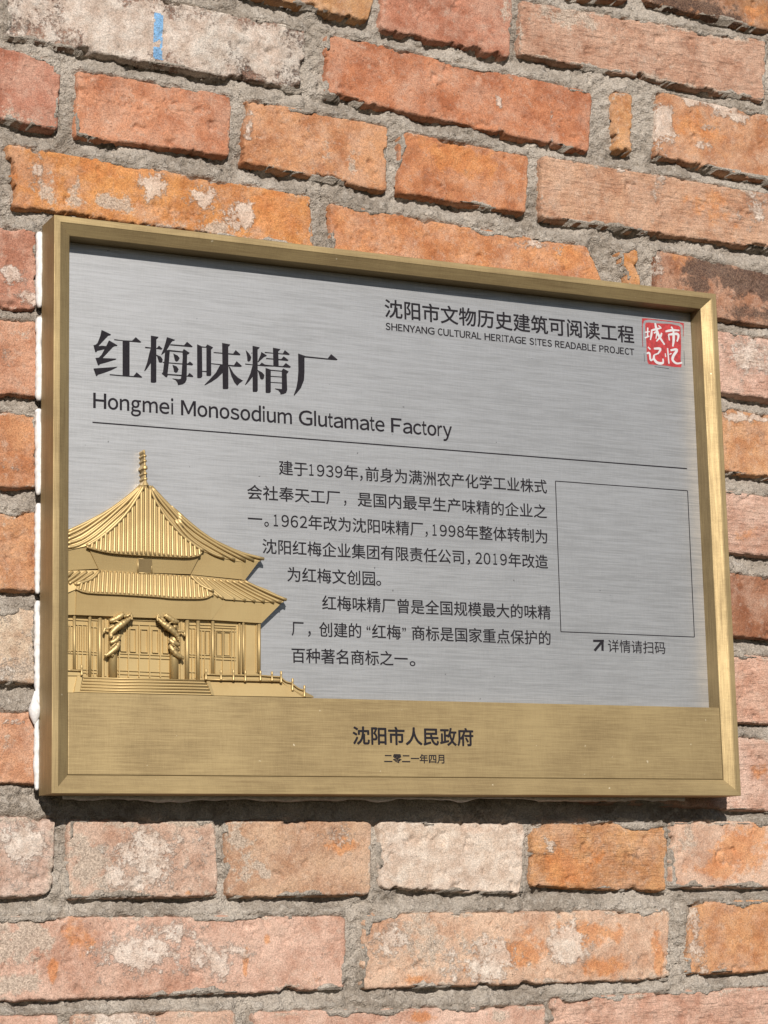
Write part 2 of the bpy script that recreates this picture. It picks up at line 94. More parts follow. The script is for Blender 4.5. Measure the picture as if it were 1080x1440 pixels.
RELIEF={'upper_roof': [[(69.35, 214.68, 8), (66.65, 214.27, 7), (59.15, 207.24, 6), (46.17, 197.24, 6), (28.88, 186.99, 6.5), (13.48, 179.02, 7), (12.73, 165.43, 9.5), (19.4, 167.3, 9.7), (26.91, 169.37, 10), (36.42, 175.32, 9.5), (47.72, 185.15, 9), (57.32, 195.76, 8.7), (64.43, 206.32, 8.3)], [(69.35, 214.68, 8), (64.43, 206.32, 8.3), (57.32, 195.76, 8.7), (47.72, 185.15, 9), (36.42, 175.32, 9.5), (26.91, 169.37, 10), (30.99, 167.44, 10.5), (48.64, 165.08, 11.3), (65.01, 164.74, 11.3), (78.91, 164.77, 11.3), (96.43, 164.81, 11.3), (98.31, 164.95, 11), (103.61, 165.38, 11), (110.09, 167.16, 10.3), (112.53, 170.31, 9.8), (106.01, 173.98, 9.5), (97.39, 180.35, 9), (88.69, 189.0, 8.8), (84.5, 194.06, 8.3), (76.65, 206.23, 8.3), (73.29, 214.51, 8)], [(73.29, 214.51, 8), (76.65, 206.23, 8.3), (84.43, 194.02, 8.5), (88.69, 189.0, 8.8), (97.39, 180.35, 9), (106.01, 173.98, 9.5), (112.53, 170.31, 9.8), (119.51, 168.0, 9), (128.6, 165.98, 8.6), (138.64, 164.41, 8.2), (145.95, 163.95, 8), (155.05, 164.82, 8), (160.09, 167.03, 8), (157.12, 167.73, 7.5), (142.81, 170.5, 7), (129.52, 175.26, 6.5), (116.2, 181.38, 6.3), (102.94, 190.83, 6.2), (89.71, 201.06, 6.2), (98.41, 194.33, 6.5), (89.6, 200.58, 6.5), (80.82, 207.66, 6.5), (74.52, 214.6, 7)]], 'upper_eave_band': [[(13.04, 166.83, 8.5), (27.4, 170.05, 8.5), (36.94, 154.57, 6), (13.9, 152.33, 6)], [(27.58, 169.73, 9.5), (40.7, 166.86, 9.5), (65.65, 165.88, 9.5), (97.11, 165.96, 9.5), (104.18, 166.48, 9.5), (110.58, 167.9, 9.5), (103.91, 153.72, 6.5), (37.45, 152.87, 6.5)], [(112.78, 170.77, 8), (128.85, 166.93, 8), (138.73, 165.04, 8), (142.52, 164.63, 8), (143.39, 151.87, 5.5), (104.29, 153.89, 5.5)], [(142.53, 165.06, 8), (155.51, 165.27, 8), (145.47, 151.54, 5.5), (143.39, 151.7, 5.5)]], 'lower_roof': [[(13.58, 151.92, 7), (37.28, 153.28, 7), (30.84, 146.76, 8.5), (19.38, 142.19, 10), (20.07, 139.21, 10.5), (12.84, 136.02, 9.5)], [(37.28, 153.28, 7), (103.71, 152.55, 7), (103.72, 153.05, 7), (110.62, 146.18, 8.5), (119.76, 142.1, 10.5), (119.55, 139.76, 11), (113.9, 136.97, 11.3), (104.98, 135.9, 11.5), (87.43, 135.59, 11.5), (78.72, 136.05, 11.5), (52.84, 136.62, 11.5), (27.4, 136.8, 11.3), (19.97, 139.0, 10.8), (19.38, 142.19, 10), (30.84, 146.76, 8.5)], [(103.72, 153.05, 7), (144.81, 151.02, 6), (161.11, 145.78, 6), (177.1, 138.68, 8), (172.5, 136.06, 9), (159.51, 135.89, 9.5), (145.02, 136.14, 9.5), (128.85, 136.49, 9.5), (119.55, 139.76, 11), (119.76, 142.1, 10.5), (110.62, 146.18, 8.5)]], 'lower_eave_band': [[(13.0, 136.91, 9), (20.72, 139.12, 9), (20.08, 121.68, 7.5), (13.54, 121.43, 7.5)], [(19.71, 139.87, 10.3), (53.26, 137.63, 10.3), (79.16, 137.07, 10.3), (87.88, 136.6, 10.3), (105.44, 136.92, 10.3), (118.95, 139.9, 9.8), (118.17, 122.51, 8), (119.06, 121.88, 8), (71.26, 121.58, 8), (19.92, 121.61, 8)], [(118.18, 140.5, 9.5), (129.62, 136.63, 8.7), (119.06, 121.88, 8), (118.17, 122.51, 8)], [(128.73, 137.27, 8.7), (156.75, 136.59, 8.5), (157.18, 121.05, 7), (119.21, 121.93, 7.6)], [(156.76, 136.76, 8.5), (173.19, 136.75, 8.5), (157.18, 121.05, 7)]], 'wall': [[(14.59, 122.55, 4.2), (72.63, 122.7, 4.2), (123.66, 121.69, 4.2), (157.72, 121.93, 4.2), (157.4, 83.3, 4.2), (105.6, 77.81, 4.2), (14.76, 77.98, 4.2)]], 'stair_cheek': [[(21.06, 80.28, 8.5), (24.91, 80.38, 8.5), (21.0, 68.37, 13.4), (17.26, 68.28, 13.4)], [(113.91, 79.9, 8.5), (117.17, 79.15, 8.5), (118.69, 68.3, 13.4), (116.32, 68.66, 13.4)]], 'terrace': [[(13.69, 80.43, 7.5), (24.57, 80.47, 7.5), (18.12, 68.33, 11.5), (12.47, 68.2, 11.5)], [(117.39, 79.43, 7.5), (172.31, 79.55, 7.5), (185.93, 68.8, 11.5), (119.26, 68.49, 11.5)], [(172.97, 80.99, 6), (196.66, 70.58, 6), (197.37, 69.24, 6), (186.15, 68.86, 11), (172.53, 79.78, 7)]], 'step': [[(25.5, 79.32, 8.0), (114.54, 79.47, 8.0), (115.28, 77.38, 8.25), (24.87, 77.21, 8.25)], [(24.57, 77.11, 9.15), (114.93, 77.28, 9.15), (115.66, 75.19, 9.4), (23.94, 75.0, 9.4)], [(23.65, 74.91, 10.3), (115.31, 75.09, 10.3), (116.04, 73.0, 10.55), (23.02, 72.81, 10.55)], [(22.73, 72.71, 11.45), (115.69, 72.9, 11.45), (116.42, 70.82, 11.7), (22.1, 70.61, 11.7)], [(21.81, 70.52, 12.6), (116.07, 70.72, 12.6), (116.8, 68.64, 12.85), (21.18, 68.42, 12.85)]]}
RIBS=[[(31.06, 171.97, 10.0), (30.82, 170.86, 10.28), (30.59, 169.75, 10.55), (30.35, 168.65, 10.82), (30.11, 167.54, 11.1)], [(34.24, 173.97, 10.0), (34.02, 172.2, 10.28), (33.79, 170.43, 10.55), (33.57, 168.67, 10.82), (33.34, 166.91, 11.1)], [(37.43, 176.25, 10.0), (37.22, 173.78, 10.28), (37.0, 171.3, 10.55), (36.79, 168.83, 10.82), (36.57, 166.36, 11.1)], [(40.62, 179.05, 10.0), (40.42, 175.73, 10.28), (40.22, 172.42, 10.55), (40.02, 169.12, 10.82), (39.81, 165.81, 11.1)], [(44.2, 182.05, 8.9), (43.91, 177.91, 9.45), (43.63, 173.78, 10.0), (43.34, 169.66, 10.55), (43.06, 165.54, 11.1)], [(47.41, 184.86, 8.9), (47.14, 179.96, 9.45), (46.86, 175.06, 10.0), (46.58, 170.17, 10.55), (46.31, 165.29, 11.1)], [(50.63, 188.36, 8.9), (50.37, 182.53, 9.45), (50.1, 176.7, 10.0), (49.83, 170.89, 10.55), (49.56, 165.1, 11.1)], [(53.86, 191.95, 8.9), (53.6, 185.2, 9.45), (53.34, 178.46, 10.0), (53.08, 171.74, 10.55), (52.82, 165.03, 11.1)], [(57.1, 195.55, 8.9), (56.85, 187.87, 9.45), (56.59, 180.22, 10.0), (56.34, 172.58, 10.55), (56.09, 164.96, 11.1)], [(60.35, 200.38, 8.9), (60.1, 191.47, 9.45), (59.86, 182.59, 10.0), (59.61, 173.73, 10.55), (59.36, 164.89, 11.1)], [(63.61, 205.29, 8.9), (63.37, 195.12, 9.45), (63.12, 184.99, 10.0), (62.88, 174.9, 10.55), (62.64, 164.83, 11.1)], [(66.88, 210.8, 8.9), (66.64, 199.23, 9.45), (66.4, 187.71, 10.0), (66.16, 176.22, 10.55), (65.93, 164.78, 11.1)], [(70.15, 214.14, 8.9), (69.92, 201.74, 9.45), (69.68, 189.38, 10.0), (69.45, 177.06, 10.55), (69.22, 164.79, 11.1)], [(73.42, 213.24, 8.9), (73.19, 201.07, 9.45), (72.97, 188.93, 10.0), (72.74, 176.84, 10.55), (72.51, 164.79, 11.1)], [(76.67, 205.75, 8.9), (76.46, 195.46, 9.45), (76.24, 185.21, 10.0), (76.03, 174.99, 10.55), (75.82, 164.8, 11.1)], [(79.93, 200.69, 8.9), (79.73, 191.69, 9.45), (79.53, 182.7, 10.0), (79.33, 173.74, 10.55), (79.13, 164.81, 11.1)], [(83.19, 195.64, 8.9), (83.0, 187.9, 9.45), (82.82, 180.19, 10.0), (82.63, 172.49, 10.55), (82.44, 164.81, 11.1)], [(86.46, 191.47, 8.9), (86.29, 184.79, 9.45), (86.11, 178.12, 10.0), (85.94, 171.46, 10.55), (85.76, 164.82, 11.1)], [(89.73, 187.92, 8.9), (89.57, 182.13, 9.45), (89.41, 176.35, 10.0), (89.25, 170.58, 10.55), (89.09, 164.83, 11.1)], [(93.01, 184.7, 8.9), (92.87, 179.72, 9.45), (92.72, 174.75, 10.0), (92.57, 169.79, 10.55), (92.43, 164.84, 11.1)], [(96.3, 181.47, 8.9), (96.16, 177.31, 9.45), (96.03, 173.14, 10.0), (95.9, 168.99, 10.55), (95.77, 164.84, 11.1)], [(99.17, 178.63, 10.0), (99.16, 175.21, 10.28), (99.14, 171.81, 10.55), (99.13, 168.4, 10.82), (99.11, 165.0, 11.1)], [(102.46, 176.28, 10.0), (102.47, 173.53, 10.28), (102.47, 170.77, 10.55), (102.47, 168.02, 10.82), (102.47, 165.27, 11.1)], [(105.76, 173.93, 10.0), (105.78, 171.94, 10.28), (105.8, 169.95, 10.55), (105.81, 167.96, 10.82), (105.83, 165.97, 11.1)], [(109.07, 172.12, 10.0), (109.1, 170.8, 10.28), (109.14, 169.49, 10.55), (109.17, 168.18, 10.82), (109.2, 166.87, 11.1)], [(12.76, 167.5, 9.4), (21.26, 169.62, 9.17), (33.2, 176.89, 8.93), (45.25, 187.55, 8.7), (55.68, 197.38, 8.47), (62.71, 206.23, 8.23), (68.21, 214.02, 8.0)], [(12.94, 170.48, 8.8), (23.11, 173.92, 8.65), (33.34, 181.11, 8.49), (45.37, 191.78, 8.34), (55.78, 201.62, 8.19), (62.79, 208.79, 8.03), (67.64, 214.0, 7.88)], [(13.12, 173.46, 8.2), (23.27, 178.14, 8.11), (36.9, 188.02, 8.02), (48.09, 197.02, 7.94), (57.63, 204.72, 7.85), (67.25, 214.0, 7.76)], [(13.3, 176.44, 7.6), (23.42, 181.53, 7.61), (37.04, 190.59, 7.62), (47.34, 197.86, 7.62), (57.71, 206.02, 7.63), (66.94, 214.0, 7.64)], [(13.48, 178.61, 7.0), (28.67, 186.46, 7.13), (45.74, 196.58, 7.26), (58.66, 206.8, 7.39), (66.64, 214.17, 7.52)], [(74.74, 213.83, 7.6), (82.95, 202.48, 7.85), (97.76, 186.42, 8.1), (92.39, 191.14, 8.35), (101.96, 179.82, 8.6), (117.79, 169.63, 8.85), (128.4, 166.31, 9.1)], [(74.77, 213.85, 7.51), (84.76, 203.46, 7.72), (97.84, 189.83, 7.94), (94.24, 192.12, 8.16), (106.48, 180.1, 8.37), (124.17, 170.84, 8.59), (136.6, 165.07, 8.8)], [(74.81, 214.04, 7.42), (86.56, 202.74, 7.6), (97.92, 191.97, 7.78), (94.33, 194.69, 7.96), (106.6, 184.37, 8.14), (124.3, 174.28, 8.32), (144.86, 165.1, 8.5)], [(74.84, 214.23, 7.33), (88.36, 201.18, 7.47), (99.75, 191.68, 7.62), (94.41, 196.42, 7.76), (106.71, 186.95, 7.91), (124.43, 176.44, 8.05), (151.33, 165.46, 8.2)], [(74.87, 214.41, 7.24), (89.3, 200.42, 7.32), (98.07, 194.16, 7.41), (89.24, 200.81, 7.49), (102.42, 190.57, 7.57), (115.67, 181.13, 7.65), (129.03, 175.04, 7.74), (142.48, 170.36, 7.82), (159.22, 167.0, 7.9)]]
LOWER_RIBS=[[(23.57, 143.55, 9.8), (23.02, 141.84, 10.3), (22.47, 140.13, 10.8), (21.91, 138.42, 11.3)], [(26.85, 144.87, 9.14), (26.25, 142.41, 9.86), (25.65, 139.95, 10.58), (25.05, 137.49, 11.3)], [(30.11, 146.18, 8.55), (29.47, 143.04, 9.46), (28.83, 139.91, 10.38), (28.19, 136.79, 11.3)], [(33.46, 148.98, 7.72), (32.75, 144.9, 8.91), (32.04, 140.83, 10.11), (31.34, 136.77, 11.3)], [(36.71, 152.2, 7.2), (35.97, 147.03, 8.57), (35.23, 141.89, 9.93), (34.49, 136.76, 11.3)], [(39.81, 152.68, 7.2), (39.08, 147.35, 8.57), (38.36, 142.04, 9.93), (37.64, 136.74, 11.3)], [(42.9, 152.65, 7.2), (42.2, 147.32, 8.57), (41.5, 142.01, 9.93), (40.81, 136.72, 11.3)], [(46.01, 152.62, 7.2), (45.33, 147.3, 8.57), (44.65, 141.99, 9.93), (43.97, 136.7, 11.3)], [(49.12, 152.59, 7.2), (48.46, 147.27, 8.57), (47.8, 141.97, 9.93), (47.15, 136.68, 11.3)], [(52.23, 152.56, 7.2), (51.6, 147.24, 8.57), (50.96, 141.95, 9.93), (50.33, 136.66, 11.3)], [(55.35, 152.53, 7.2), (54.74, 147.21, 8.57), (54.12, 141.92, 9.93), (53.51, 136.64, 11.3)], [(58.48, 152.5, 7.2), (57.88, 147.17, 8.57), (57.29, 141.86, 9.93), (56.7, 136.57, 11.3)], [(61.61, 152.46, 7.2), (61.04, 147.13, 8.57), (60.47, 141.8, 9.93), (59.9, 136.5, 11.3)], [(64.75, 152.43, 7.2), (64.2, 147.08, 8.57), (63.65, 141.75, 9.93), (63.1, 136.43, 11.3)], [(67.89, 152.4, 7.2), (67.36, 147.04, 8.57), (66.83, 141.69, 9.93), (66.3, 136.36, 11.3)], [(71.04, 152.37, 7.2), (70.53, 146.99, 8.57), (70.02, 141.63, 9.93), (69.52, 136.29, 11.3)], [(74.19, 152.34, 7.2), (73.7, 146.95, 8.57), (73.22, 141.58, 9.93), (72.74, 136.22, 11.3)], [(77.35, 152.31, 7.2), (76.89, 146.91, 8.57), (76.42, 141.52, 9.93), (75.96, 136.15, 11.3)], [(80.51, 152.28, 7.2), (80.07, 146.86, 8.57), (79.63, 141.45, 9.93), (79.19, 136.06, 11.3)], [(83.68, 152.24, 7.2), (83.26, 146.78, 8.57), (82.85, 141.33, 9.93), (82.43, 135.89, 11.3)], [(86.86, 152.21, 7.2), (86.46, 146.7, 8.57), (86.07, 141.2, 9.93), (85.67, 135.72, 11.3)], [(90.04, 152.18, 7.2), (89.66, 146.65, 8.57), (89.29, 141.14, 9.93), (88.92, 135.64, 11.3)], [(93.22, 152.15, 7.2), (92.87, 146.65, 8.57), (92.52, 141.17, 9.93), (92.17, 135.7, 11.3)], [(96.42, 152.12, 7.2), (96.09, 146.65, 8.57), (95.76, 141.2, 9.93), (95.43, 135.76, 11.3)], [(99.61, 152.09, 7.2), (99.31, 146.65, 8.57), (99.0, 141.23, 9.93), (98.7, 135.82, 11.3)], [(102.82, 152.05, 7.2), (102.54, 146.65, 8.57), (102.25, 141.25, 9.93), (101.97, 135.88, 11.3)], [(106.01, 150.36, 7.2), (105.76, 145.54, 8.57), (105.5, 140.74, 9.93), (105.25, 135.95, 11.3)], [(108.86, 147.39, 8.1), (108.75, 143.7, 9.17), (108.64, 140.01, 10.23), (108.54, 136.34, 11.3)], [(111.77, 145.11, 8.87), (111.79, 142.31, 9.68), (111.81, 139.52, 10.49), (111.83, 136.72, 11.3)], [(114.74, 143.88, 9.47), (114.87, 141.78, 10.08), (115.0, 139.68, 10.69), (115.13, 137.58, 11.3)], [(108.29, 151.98, 6.6), (113.38, 146.89, 7.5), (118.48, 142.31, 8.4), (123.59, 138.23, 9.3)], [(111.4, 151.78, 6.6), (116.64, 146.39, 7.5), (121.89, 141.51, 8.4), (127.15, 137.12, 9.3)], [(115.84, 151.31, 6.6), (122.58, 145.87, 7.5), (129.33, 140.92, 8.4), (136.1, 136.48, 9.3)], [(120.3, 151.09, 6.6), (128.24, 145.67, 7.5), (136.21, 140.74, 8.4), (144.2, 136.31, 9.3)], [(125.21, 150.89, 6.6), (133.92, 145.47, 7.5), (142.66, 140.53, 8.4), (151.43, 136.09, 9.3)], [(130.14, 150.69, 6.6), (139.62, 145.32, 7.5), (149.13, 140.44, 8.4), (158.69, 136.05, 9.3)], [(135.08, 150.49, 6.6), (145.34, 145.17, 7.5), (155.63, 140.34, 8.4), (165.97, 136.01, 9.3)], [(140.04, 150.46, 6.6), (150.47, 145.17, 7.5), (160.94, 140.37, 8.4), (171.46, 136.06, 9.3)], [(144.38, 150.66, 6.6), (154.75, 145.98, 7.5), (165.16, 141.79, 8.4), (175.62, 138.1, 9.3)], [(17.76, 151.29, 7.1), (16.11, 150.09, 7.87), (14.47, 148.89, 8.63), (12.83, 147.69, 9.4)], [(22.82, 151.52, 7.1), (19.49, 149.07, 7.87), (16.16, 146.62, 8.63), (12.84, 144.18, 9.4)], [(27.9, 151.76, 7.1), (23.43, 148.7, 7.87), (18.97, 145.66, 8.63), (14.53, 142.63, 9.4)], [(32.57, 151.57, 7.1), (27.8, 148.49, 7.87), (23.05, 145.43, 8.63), (18.31, 142.39, 9.4)]]
HIPS=[[(26.85, 169.34, 10.2), (36.3, 175.25, 9.88), (47.53, 185.04, 9.56), (57.14, 195.66, 9.24), (64.21, 206.2, 8.92), (68.87, 214.12, 8.6)], [(73.11, 214.41, 8.5), (76.47, 206.13, 8.8), (84.21, 193.91, 9.1), (88.47, 188.88, 9.4), (97.12, 180.22, 9.7), (105.82, 173.89, 10.0), (112.33, 170.22, 10.3)]]
LOWER_HIPS=[[(37.15, 153.05, 7.4), (30.71, 146.7, 8.9), (19.28, 142.3, 10.3)], [(103.56, 152.74, 7.4), (110.47, 145.87, 8.9), (119.64, 141.8, 10.8)]]
EAVE_EDGES=[[(26.52, 168.58, 11.2), (30.76, 167.32, 11.2), (40.13, 165.74, 11.2), (48.68, 165.1, 11.2), (65.04, 164.76, 11.2), (78.94, 164.79, 11.2), (96.47, 164.83, 11.2), (98.23, 164.91, 11.2), (103.53, 165.35, 11.2), (109.74, 167.0, 11.2)], [(18.94, 139.27, 11.4), (27.37, 136.78, 11.4), (52.88, 136.63, 11.4), (78.76, 136.07, 11.4), (87.46, 135.6, 11.4), (105.02, 135.92, 11.4), (113.86, 136.95, 11.4), (119.39, 139.7, 11.4)]]
COLUMNS=[((19.73, 121.29), (19.84, 84.38), 1.08, 6), ((30.68, 121.26), (30.76, 79.95), 1.17, 6.3), ((38.18, 120.86), (38.22, 80.26), 1.53, 5.2), ((101.61, 121.46), (101.34, 79.57), 1.62, 6.2), ((109.61, 121.05), (109.3, 79.33), 1.35, 6.5), ((120.71, 121.29), (120.38, 83.59), 1.17, 6.5), ((141.28, 121.82), (140.87, 85.12), 0.99, 5), ((143.81, 121.5), (143.41, 85.89), 0.9, 6.3), ((156.17, 121.38), (155.72, 86.05), 1.26, 5.5)]
DRAGON_COLUMNS=[((47.28, 120.22), (47.28, 79.79), 3.06, 6.5), ((92.0, 120.23), (91.79, 79.71), 3.15, 6.5)]
BARS=[((58.87, 116.8), (58.82, 80.22), 1.08, 5.2), ((66.63, 116.75), (66.54, 80.42), 1.08, 5.2), ((74.42, 116.69), (74.3, 80.62), 1.08, 5.2), ((82.24, 116.64), (82.1, 80.83), 1.08, 5.2), ((52.26, 118.08), (52.24, 80.05), 1.08, 5.2), ((89.41, 117.84), (89.23, 81.01), 1.08, 5.2), ((51.15, 120.12), (90.12, 119.89), 0.81, 5.2), ((51.15, 117.08), (90.1, 116.82), 0.81, 5.2), ((51.14, 96.59), (90.0, 96.1), 0.81, 5.2), ((51.14, 94.3), (89.99, 93.79), 0.81, 5.2), ((51.13, 84.92), (89.94, 84.3), 0.81, 5.2), ((51.13, 82.47), (89.93, 81.83), 0.81, 5.2), ((60.02, 113.79), (59.99, 98.19), 0.45, 5.6), ((63.98, 113.76), (63.95, 98.14), 0.45, 5.6), ((67.95, 113.73), (67.91, 98.1), 0.45, 5.6), ((72.62, 113.7), (72.57, 98.04), 0.45, 5.6), ((76.26, 113.67), (76.21, 98.0), 0.45, 5.6), ((80.43, 113.64), (80.37, 97.95), 0.45, 5.6), ((84.09, 113.61), (84.02, 97.9), 0.45, 5.6), ((87.75, 113.58), (87.68, 97.86), 0.45, 5.6), ((53.15, 113.85), (53.14, 98.27), 0.45, 5.6), ((57.27, 113.81), (57.25, 98.22), 0.45, 5.6), ((60.02, 113.79), (63.98, 113.76), 0.45, 5.6), ((59.99, 98.03), (63.95, 97.98), 0.45, 5.6), ((67.95, 113.73), (72.62, 113.7), 0.45, 5.6), ((67.91, 97.93), (72.57, 97.88), 0.45, 5.6), ((76.26, 113.67), (80.43, 113.64), 0.45, 5.6), ((76.21, 97.83), (80.37, 97.78), 0.45, 5.6), ((84.09, 113.61), (87.75, 113.58), 0.45, 5.6), ((84.02, 97.74), (87.68, 97.69), 0.45, 5.6), ((53.15, 113.85), (57.27, 113.81), 0.45, 5.6), ((53.14, 98.11), (57.25, 98.06), 0.45, 5.6), ((22.53, 115.38), (22.63, 81.31), 0.9, 5.2), ((25.65, 115.5), (25.73, 81.39), 0.9, 5.2), ((29.03, 115.62), (29.1, 81.48), 0.9, 5.2), ((21.17, 118.59), (29.87, 118.51), 0.72, 5.2), ((21.18, 115.33), (29.87, 115.24), 0.72, 5.2), ((21.24, 97.46), (29.91, 97.32), 0.72, 5.2), ((21.24, 95.68), (29.91, 95.54), 0.72, 5.2), ((21.27, 84.91), (29.93, 84.74), 0.72, 5.2), ((21.28, 82.89), (29.94, 82.72), 0.72, 5.2), ((14.28, 118.66), (19.32, 118.52), 0.72, 5.2), ((14.3, 114.6), (19.33, 114.45), 0.72, 5.2), ((14.36, 97.57), (19.39, 97.4), 0.72, 5.2), ((14.37, 95.79), (19.4, 95.62), 0.72, 5.2), ((14.41, 85.04), (19.43, 84.86), 0.72, 5.2), ((14.42, 83.03), (19.44, 82.84), 0.72, 5.2), ((16.14, 115.15), (16.21, 96.49), 0.72, 5.2), ((17.23, 115.19), (17.3, 96.53), 0.72, 5.2), ((23.84, 113.75), (23.88, 97.5), 0.45, 5.6), ((27.04, 113.87), (27.08, 97.6), 0.45, 5.6), ((33.51, 117.42), (33.57, 80.79), 0.81, 5.2), ((36.23, 117.52), (36.27, 80.86), 0.81, 5.2), ((32.41, 119.01), (36.65, 118.92), 0.72, 5.2), ((32.41, 114.11), (36.65, 114.01), 0.72, 5.2), ((32.44, 96.99), (36.68, 96.88), 0.72, 5.2), ((32.45, 95.37), (36.68, 95.25), 0.72, 5.2), ((32.47, 84.81), (36.69, 84.68), 0.72, 5.2), ((32.47, 82.79), (36.69, 82.66), 0.72, 5.2), ((42.25, 120.63), (42.27, 80.63), 1.98, 5.0), ((97.65, 120.63), (97.42, 80.0), 1.98, 5.0), ((112.54, 114.89), (112.29, 82.02), 0.81, 5.2), ((115.03, 114.97), (114.77, 82.08), 0.81, 5.2), ((119.47, 115.13), (119.19, 82.2), 0.81, 5.2), ((115.93, 113.7), (115.8, 98.27), 0.45, 5.6), ((118.59, 113.8), (118.46, 98.35), 0.45, 5.6), ((111.69, 118.62), (119.94, 118.58), 0.72, 5.2), ((111.67, 116.53), (119.93, 116.49), 0.72, 5.2), ((111.66, 114.61), (119.91, 114.56), 0.72, 5.2), ((111.53, 97.61), (119.77, 97.52), 0.72, 5.2), ((111.51, 95.28), (119.75, 95.19), 0.72, 5.2), ((105.48, 115.89), (105.24, 81.01), 0.72, 5.2), ((107.95, 115.98), (107.7, 81.07), 0.72, 5.2), ((103.73, 118.33), (108.85, 118.35), 0.72, 5.2), ((103.71, 115.83), (108.83, 115.84), 0.72, 5.2), ((103.59, 97.53), (108.7, 97.52), 0.72, 5.2), ((103.58, 95.87), (108.69, 95.86), 0.72, 5.2), ((103.51, 85.1), (108.61, 85.07), 0.72, 5.2), ((123.21, 115.68), (122.93, 83.96), 0.9, 5.2), ((128.75, 115.88), (128.45, 84.11), 0.9, 5.2), ((135.29, 116.11), (134.96, 84.28), 0.9, 5.2), ((137.72, 116.19), (137.38, 84.34), 0.9, 5.2), ((122.53, 118.84), (138.64, 118.67), 0.81, 5.2), ((122.51, 117.16), (138.62, 116.98), 0.81, 5.2), ((122.5, 114.99), (138.6, 114.8), 0.81, 5.2), ((122.34, 96.85), (138.41, 96.58), 0.81, 5.2), ((122.32, 94.76), (138.38, 94.48), 0.81, 5.2), ((124.11, 113.82), (123.96, 97.44), 0.45, 5.6), ((127.68, 113.95), (127.53, 97.54), 0.45, 5.6), ((129.74, 114.02), (129.58, 97.61), 0.45, 5.6), ((133.95, 114.16), (133.78, 97.73), 0.45, 5.6), ((124.11, 113.82), (127.68, 113.78), 0.45, 5.6), ((123.96, 97.44), (127.52, 97.38), 0.45, 5.6), ((129.74, 114.02), (133.94, 114.0), 0.45, 5.6), ((129.58, 97.61), (133.78, 97.57), 0.45, 5.6), ((154.38, 121.03), (153.94, 86.06), 0.9, 5.0), ((146.3, 120.34), (145.91, 86.12), 0.72, 4.8)]
POSTS=[((113.64, 87.13), (113.57, 79.19), 0.9, 10.5), ((124.86, 86.77), (124.79, 79.31), 0.9, 10.5), ((134.21, 87.19), (134.12, 79.13), 0.9, 10.5), ((143.14, 86.86), (143.05, 78.93), 0.9, 10.5), ((154.56, 86.91), (154.47, 79.64), 0.9, 10.5), ((163.41, 86.57), (163.32, 79.61), 0.9, 10.5), ((170.41, 87.01), (170.29, 78.61), 0.9, 10.5), ((179.09, 82.19), (178.95, 73.11), 0.9, 10.5), ((188.17, 77.37), (188.02, 68.94), 0.9, 10.5), ((23.57, 87.39), (23.59, 79.97), 0.9, 10.5)]
RAILS=[[(113.8, 83.38, 10), (125.03, 83.1, 10), (134.37, 83.34, 10), (143.3, 83.33, 10), (154.72, 83.46, 10), (163.57, 83.02, 10), (170.56, 82.86, 10)], [(170.56, 82.86, 10), (173.98, 79.76, 10), (179.25, 78.63, 10)], [(179.24, 78.21, 10), (183.94, 74.96, 10), (188.32, 73.8, 10)], [(12.88, 83.6, 10), (23.74, 83.25, 10)], [(113.77, 79.74, 10), (170.52, 79.84, 10)]]
RAIL_PANELS=[[(114.19, 83.16, 9), (170.99, 82.98, 9), (171.67, 79.55, 9), (115.21, 79.22, 9)], [(170.98, 82.48, 9), (179.67, 77.9, 9), (179.6, 73.27, 9), (171.67, 79.55, 9)], [(179.67, 77.9, 9), (188.77, 73.91, 9), (188.68, 69.1, 9), (179.6, 73.44, 9)], [(13.2, 83.24, 9), (24.07, 82.97, 9), (24.08, 80.14, 9), (13.22, 79.86, 9)]]
